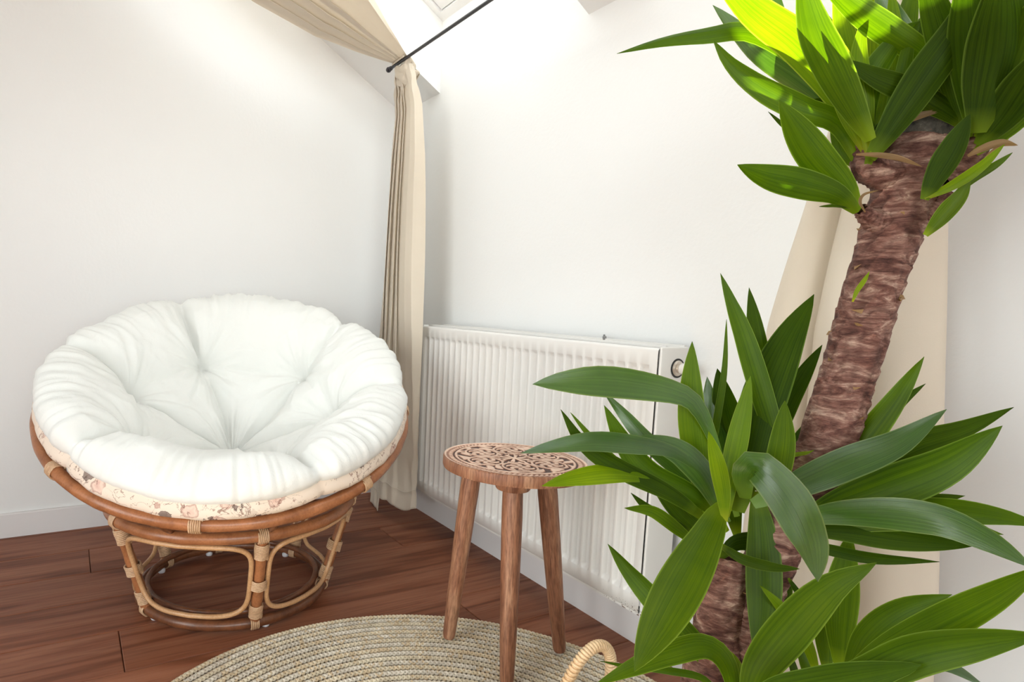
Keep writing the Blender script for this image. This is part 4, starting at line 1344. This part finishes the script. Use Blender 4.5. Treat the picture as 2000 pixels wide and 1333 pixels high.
# upper crowns -----------------------------------------------------------------
TOP = [
 ([(1685,300),(1640,215),(1570,118),(1470,60),(1380,68),(1290,82),(1205,105)], 32, 'm', .77, .80, .25),
 ([(1690,310),(1640,220),(1560,150),(1480,95),(1392,10)], 50, 's', .80, .84, .1),
 ([(1688,290),(1640,190),(1560,90),(1470,20),(1370,-80)], 66, 'g', .76, .74, .0),
 ([(1682,325),(1640,240),(1570,210),(1490,170),(1430,125),(1393,79)], 42, 'm', .76, .76, .25),
 ([(1700,275),(1665,215),(1620,130),(1585,50),(1560,-70)], 60, 'm', .73, .70, -.1),
 ([(1675,412),(1650,365),(1600,310),(1560,255),(1521,196)], 62, 'm', .76, .72, .1),
 ([(1676,415),(1635,382),(1570,362),(1500,345),(1440,322)], 58, 'm', .76, .72, -.3),
 ([(1640,340),(1600,300),(1560,265),(1530,245),(1500,218)], 12, 'd', .77, .78, .1),
 ([(1700,290),(1672,180),(1655,80),(1630,-40)], 40, 'b', .77, .78, .1),
 ([(1705,290),(1702,180),(1700,80),(1715,-60)], 46, 'b', .78, .80, .1),
 ([(1712,290),(1735,180),(1760,80),(1790,-60)], 46, 'm', .77, .78, -.1),
 ([(1700,310),(1745,245),(1810,150),(1870,60),(1920,-60)], 66, 'd', .73, .66, .1),
 ([(1695,320),(1720,260),(1780,210),(1850,150),(1890,110)], 40, 'd', .74, .72, .2),
 ([(1700,300),(1690,230),(1705,150),(1760,70),(1800,40)], 44, 'm', .75, .72, .2),
 ([(1690,300),(1660,240),(1640,180),(1618,90),(1600,30)], 30, 'b', .75, .74, .1),
 ([(1860,170),(1800,105),(1740,65),(1670,15),(1590,-50)], 50, 'm', .72, .72, .2),
 ([(1900,255),(1850,215),(1780,175),(1710,148),(1648,116)], 42, 'd', .72, .72, .15),
 ([(1690,310),(1712,290),(1745,250),(1760,215)], 30, 'm', .78, .80, .1),
 ([(1680,330),(1650,300),(1640,250),(1645,190)], 30, 'm', .80, .82, .1),
 ([(1690,290),(1620,200),(1560,140),(1530,90),(1510,-40)], 46, 's', .82, .86, .1),
 ([(1700,290),(1680,200),(1640,110),(1580,20),(1540,-60)], 40, 'b', .80, .82, -.1),
 ([(1720,290),(1770,220),(1800,120),(1830,20),(1850,-60)], 52, 'd', .78, .79, .1),
 ([(1890,270),(1872,190),(1850,100),(1820,0),(1800,-80)], 56, 'd', .72, .68, .1),
 ([(1905,260),(1905,160),(1900,60),(1890,-80)], 84, 'd', .70, .64, -.1),
 ([(1910,260),(1935,170),(1955,80),(1960,-80)], 90, 'd', .69, .62, .15),
 ([(1915,270),(1960,190),(1990,110),(2030,-20)], 84, 'd', .70, .62, -.1),
 ([(1912,285),(1960,230),(2000,170),(2050,80)], 70, 'd', .70, .62, .1),
 ([(1905,300),(1950,262),(2000,215),(2060,150)], 46, 'm', .71, .66, .1),
 ([(1895,270),(1860,190),(1790,120),(1740,30),(1700,-60)], 46, 's', .76, .77, .1),
 ([(1890,280),(1880,210),(1850,160),(1800,120),(1780,90)], 34, 'm', .75, .76, .1),
 ([(1900,270),(1880,170),(1880,80),(1900,-40)], 56, 'm', .76, .76, .1),
 ([(1905,290),(1860,250),(1800,215),(1760,200)], 26, 's', .76, .77, .1),
 ([(1806,390),(1830,345),(1862,290),(1895,222)], 44, 'd', .71, .68, .1),
 ([(1806,388),(1860,362),(1915,325),(1962,282)], 20, 'b', .71, .68, .1),
 ([(1808,460),(1845,420),(1875,385),(1896,350)], 30, 'm', .72, .70, .1),
 ([(1860,385),(1900,350),(1945,322),(1978,298)], 16, 'm', .72, .70, .1),
 ([(1890,305),(1920,290),(1955,280),(1988,284)], 15, 'y', .70, .68, .3),
 ([(1912,330),(1935,300),(1955,285),(1975,262)], 7, 'y', .72, .72, .3),
 ([(1706,296),(1738,262),(1770,235),(1850,212)], 15, 'y', .75, .72, .2),
 ([(1672,302),(1700,302),(1750,308),(1800,325)], 10, 'y', .725, .715, .2),
 ([(1690,415),(1680,395),(1688,380),(1715,372)], 5, 'y', .75, .74, .1),
 ([(1694,300),(1676,190),(1645,110),(1612,60),(1590,10)], 26, 'b', .74, .73, .1),
 ([(1698,290),(1692,200),(1680,110),(1690,20)], 30, 'b', .74, .73, .1),
 ([(1696,300),(1730,210),(1742,130),(1745,60),(1740,-30)], 34, 'b', .76, .75, -.1),
 ([(1700,300),(1732,240),(1760,160),(1775,90),(1800,30)], 26, 'm', .73, .72, .2),
 ([(1895,250),(1862,200),(1840,165),(1810,140),(1770,128)], 28, 'm', .74, .74, .1),
 ([(1690,320),(1672,250),(1640,215),(1600,200),(1565,205)], 26, 'd', .78, .79, .1),
 ([(1720,300),(1690,240),(1650,150),(1640,60),(1650,-30)], 36, 's', .82, .84, .1),
 ([(1760,260),(1740,180),(1700,110),(1690,40),(1720,-50)], 40, 'm', .82, .83, .1),
 ([(1880,250),(1850,180),(1835,120),(1850,50),(1880,-20)], 40, 'd', .78, .78, .1),
 ([(1898,262),(1930,190),(1935,110),(1925,30),(1930,-60)], 60, 'd', .73, .70, .1),
 ([(1660,408),(1645,404),(1628,402),(1600,404)], 6, 'd', .76, .77, .1),
]
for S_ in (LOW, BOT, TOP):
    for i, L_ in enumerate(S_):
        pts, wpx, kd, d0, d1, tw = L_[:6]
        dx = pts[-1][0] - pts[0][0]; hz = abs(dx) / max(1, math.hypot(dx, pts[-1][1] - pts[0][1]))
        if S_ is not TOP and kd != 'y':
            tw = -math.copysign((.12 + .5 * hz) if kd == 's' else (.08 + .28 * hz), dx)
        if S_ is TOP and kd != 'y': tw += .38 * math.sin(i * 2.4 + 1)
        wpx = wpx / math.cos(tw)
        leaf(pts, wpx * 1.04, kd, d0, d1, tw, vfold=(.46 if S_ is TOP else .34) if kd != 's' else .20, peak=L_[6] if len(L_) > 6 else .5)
# frayed fibre wisps on the bark
mb = MB()
rnd = random.Random(5)
for i in range(46):
    j = rnd.randrange(20, 315); a = rnd.random() * 2 * PI
    vtx = t1.data.vertices[j * 72 + rnd.randrange(72)].co
    out_ = (vtx - tp1[j]).normalized()
    tg = out_.cross(Vector((0, 0, 1))).normalized()
    p0 = vtx - out_ * .002; L_ = .008 + .014 * rnd.random()
    sg = rnd.choice((-1, 1))
    p1 = p0 + tg * sg * L_ * .5 + out_ * .003; p2 = p0 + tg * sg * L_ + out_ * .005 * rnd.random() + Vector((0, 0, (rnd.random() - .5) * .008))
    w_ = .002 + .002 * rnd.random()
    mb.add([p0 + Vector((0, 0, w_)), p0 - Vector((0, 0, w_)), p1 - Vector((0, 0, w_ * .8)), p1 + Vector((0, 0, w_ * .6)), p2], [(0, 1, 2, 3), (3, 2, 4)])
mb.build('bark_fibres', LEAF['y'], yu)['kind'] = 'stuff'
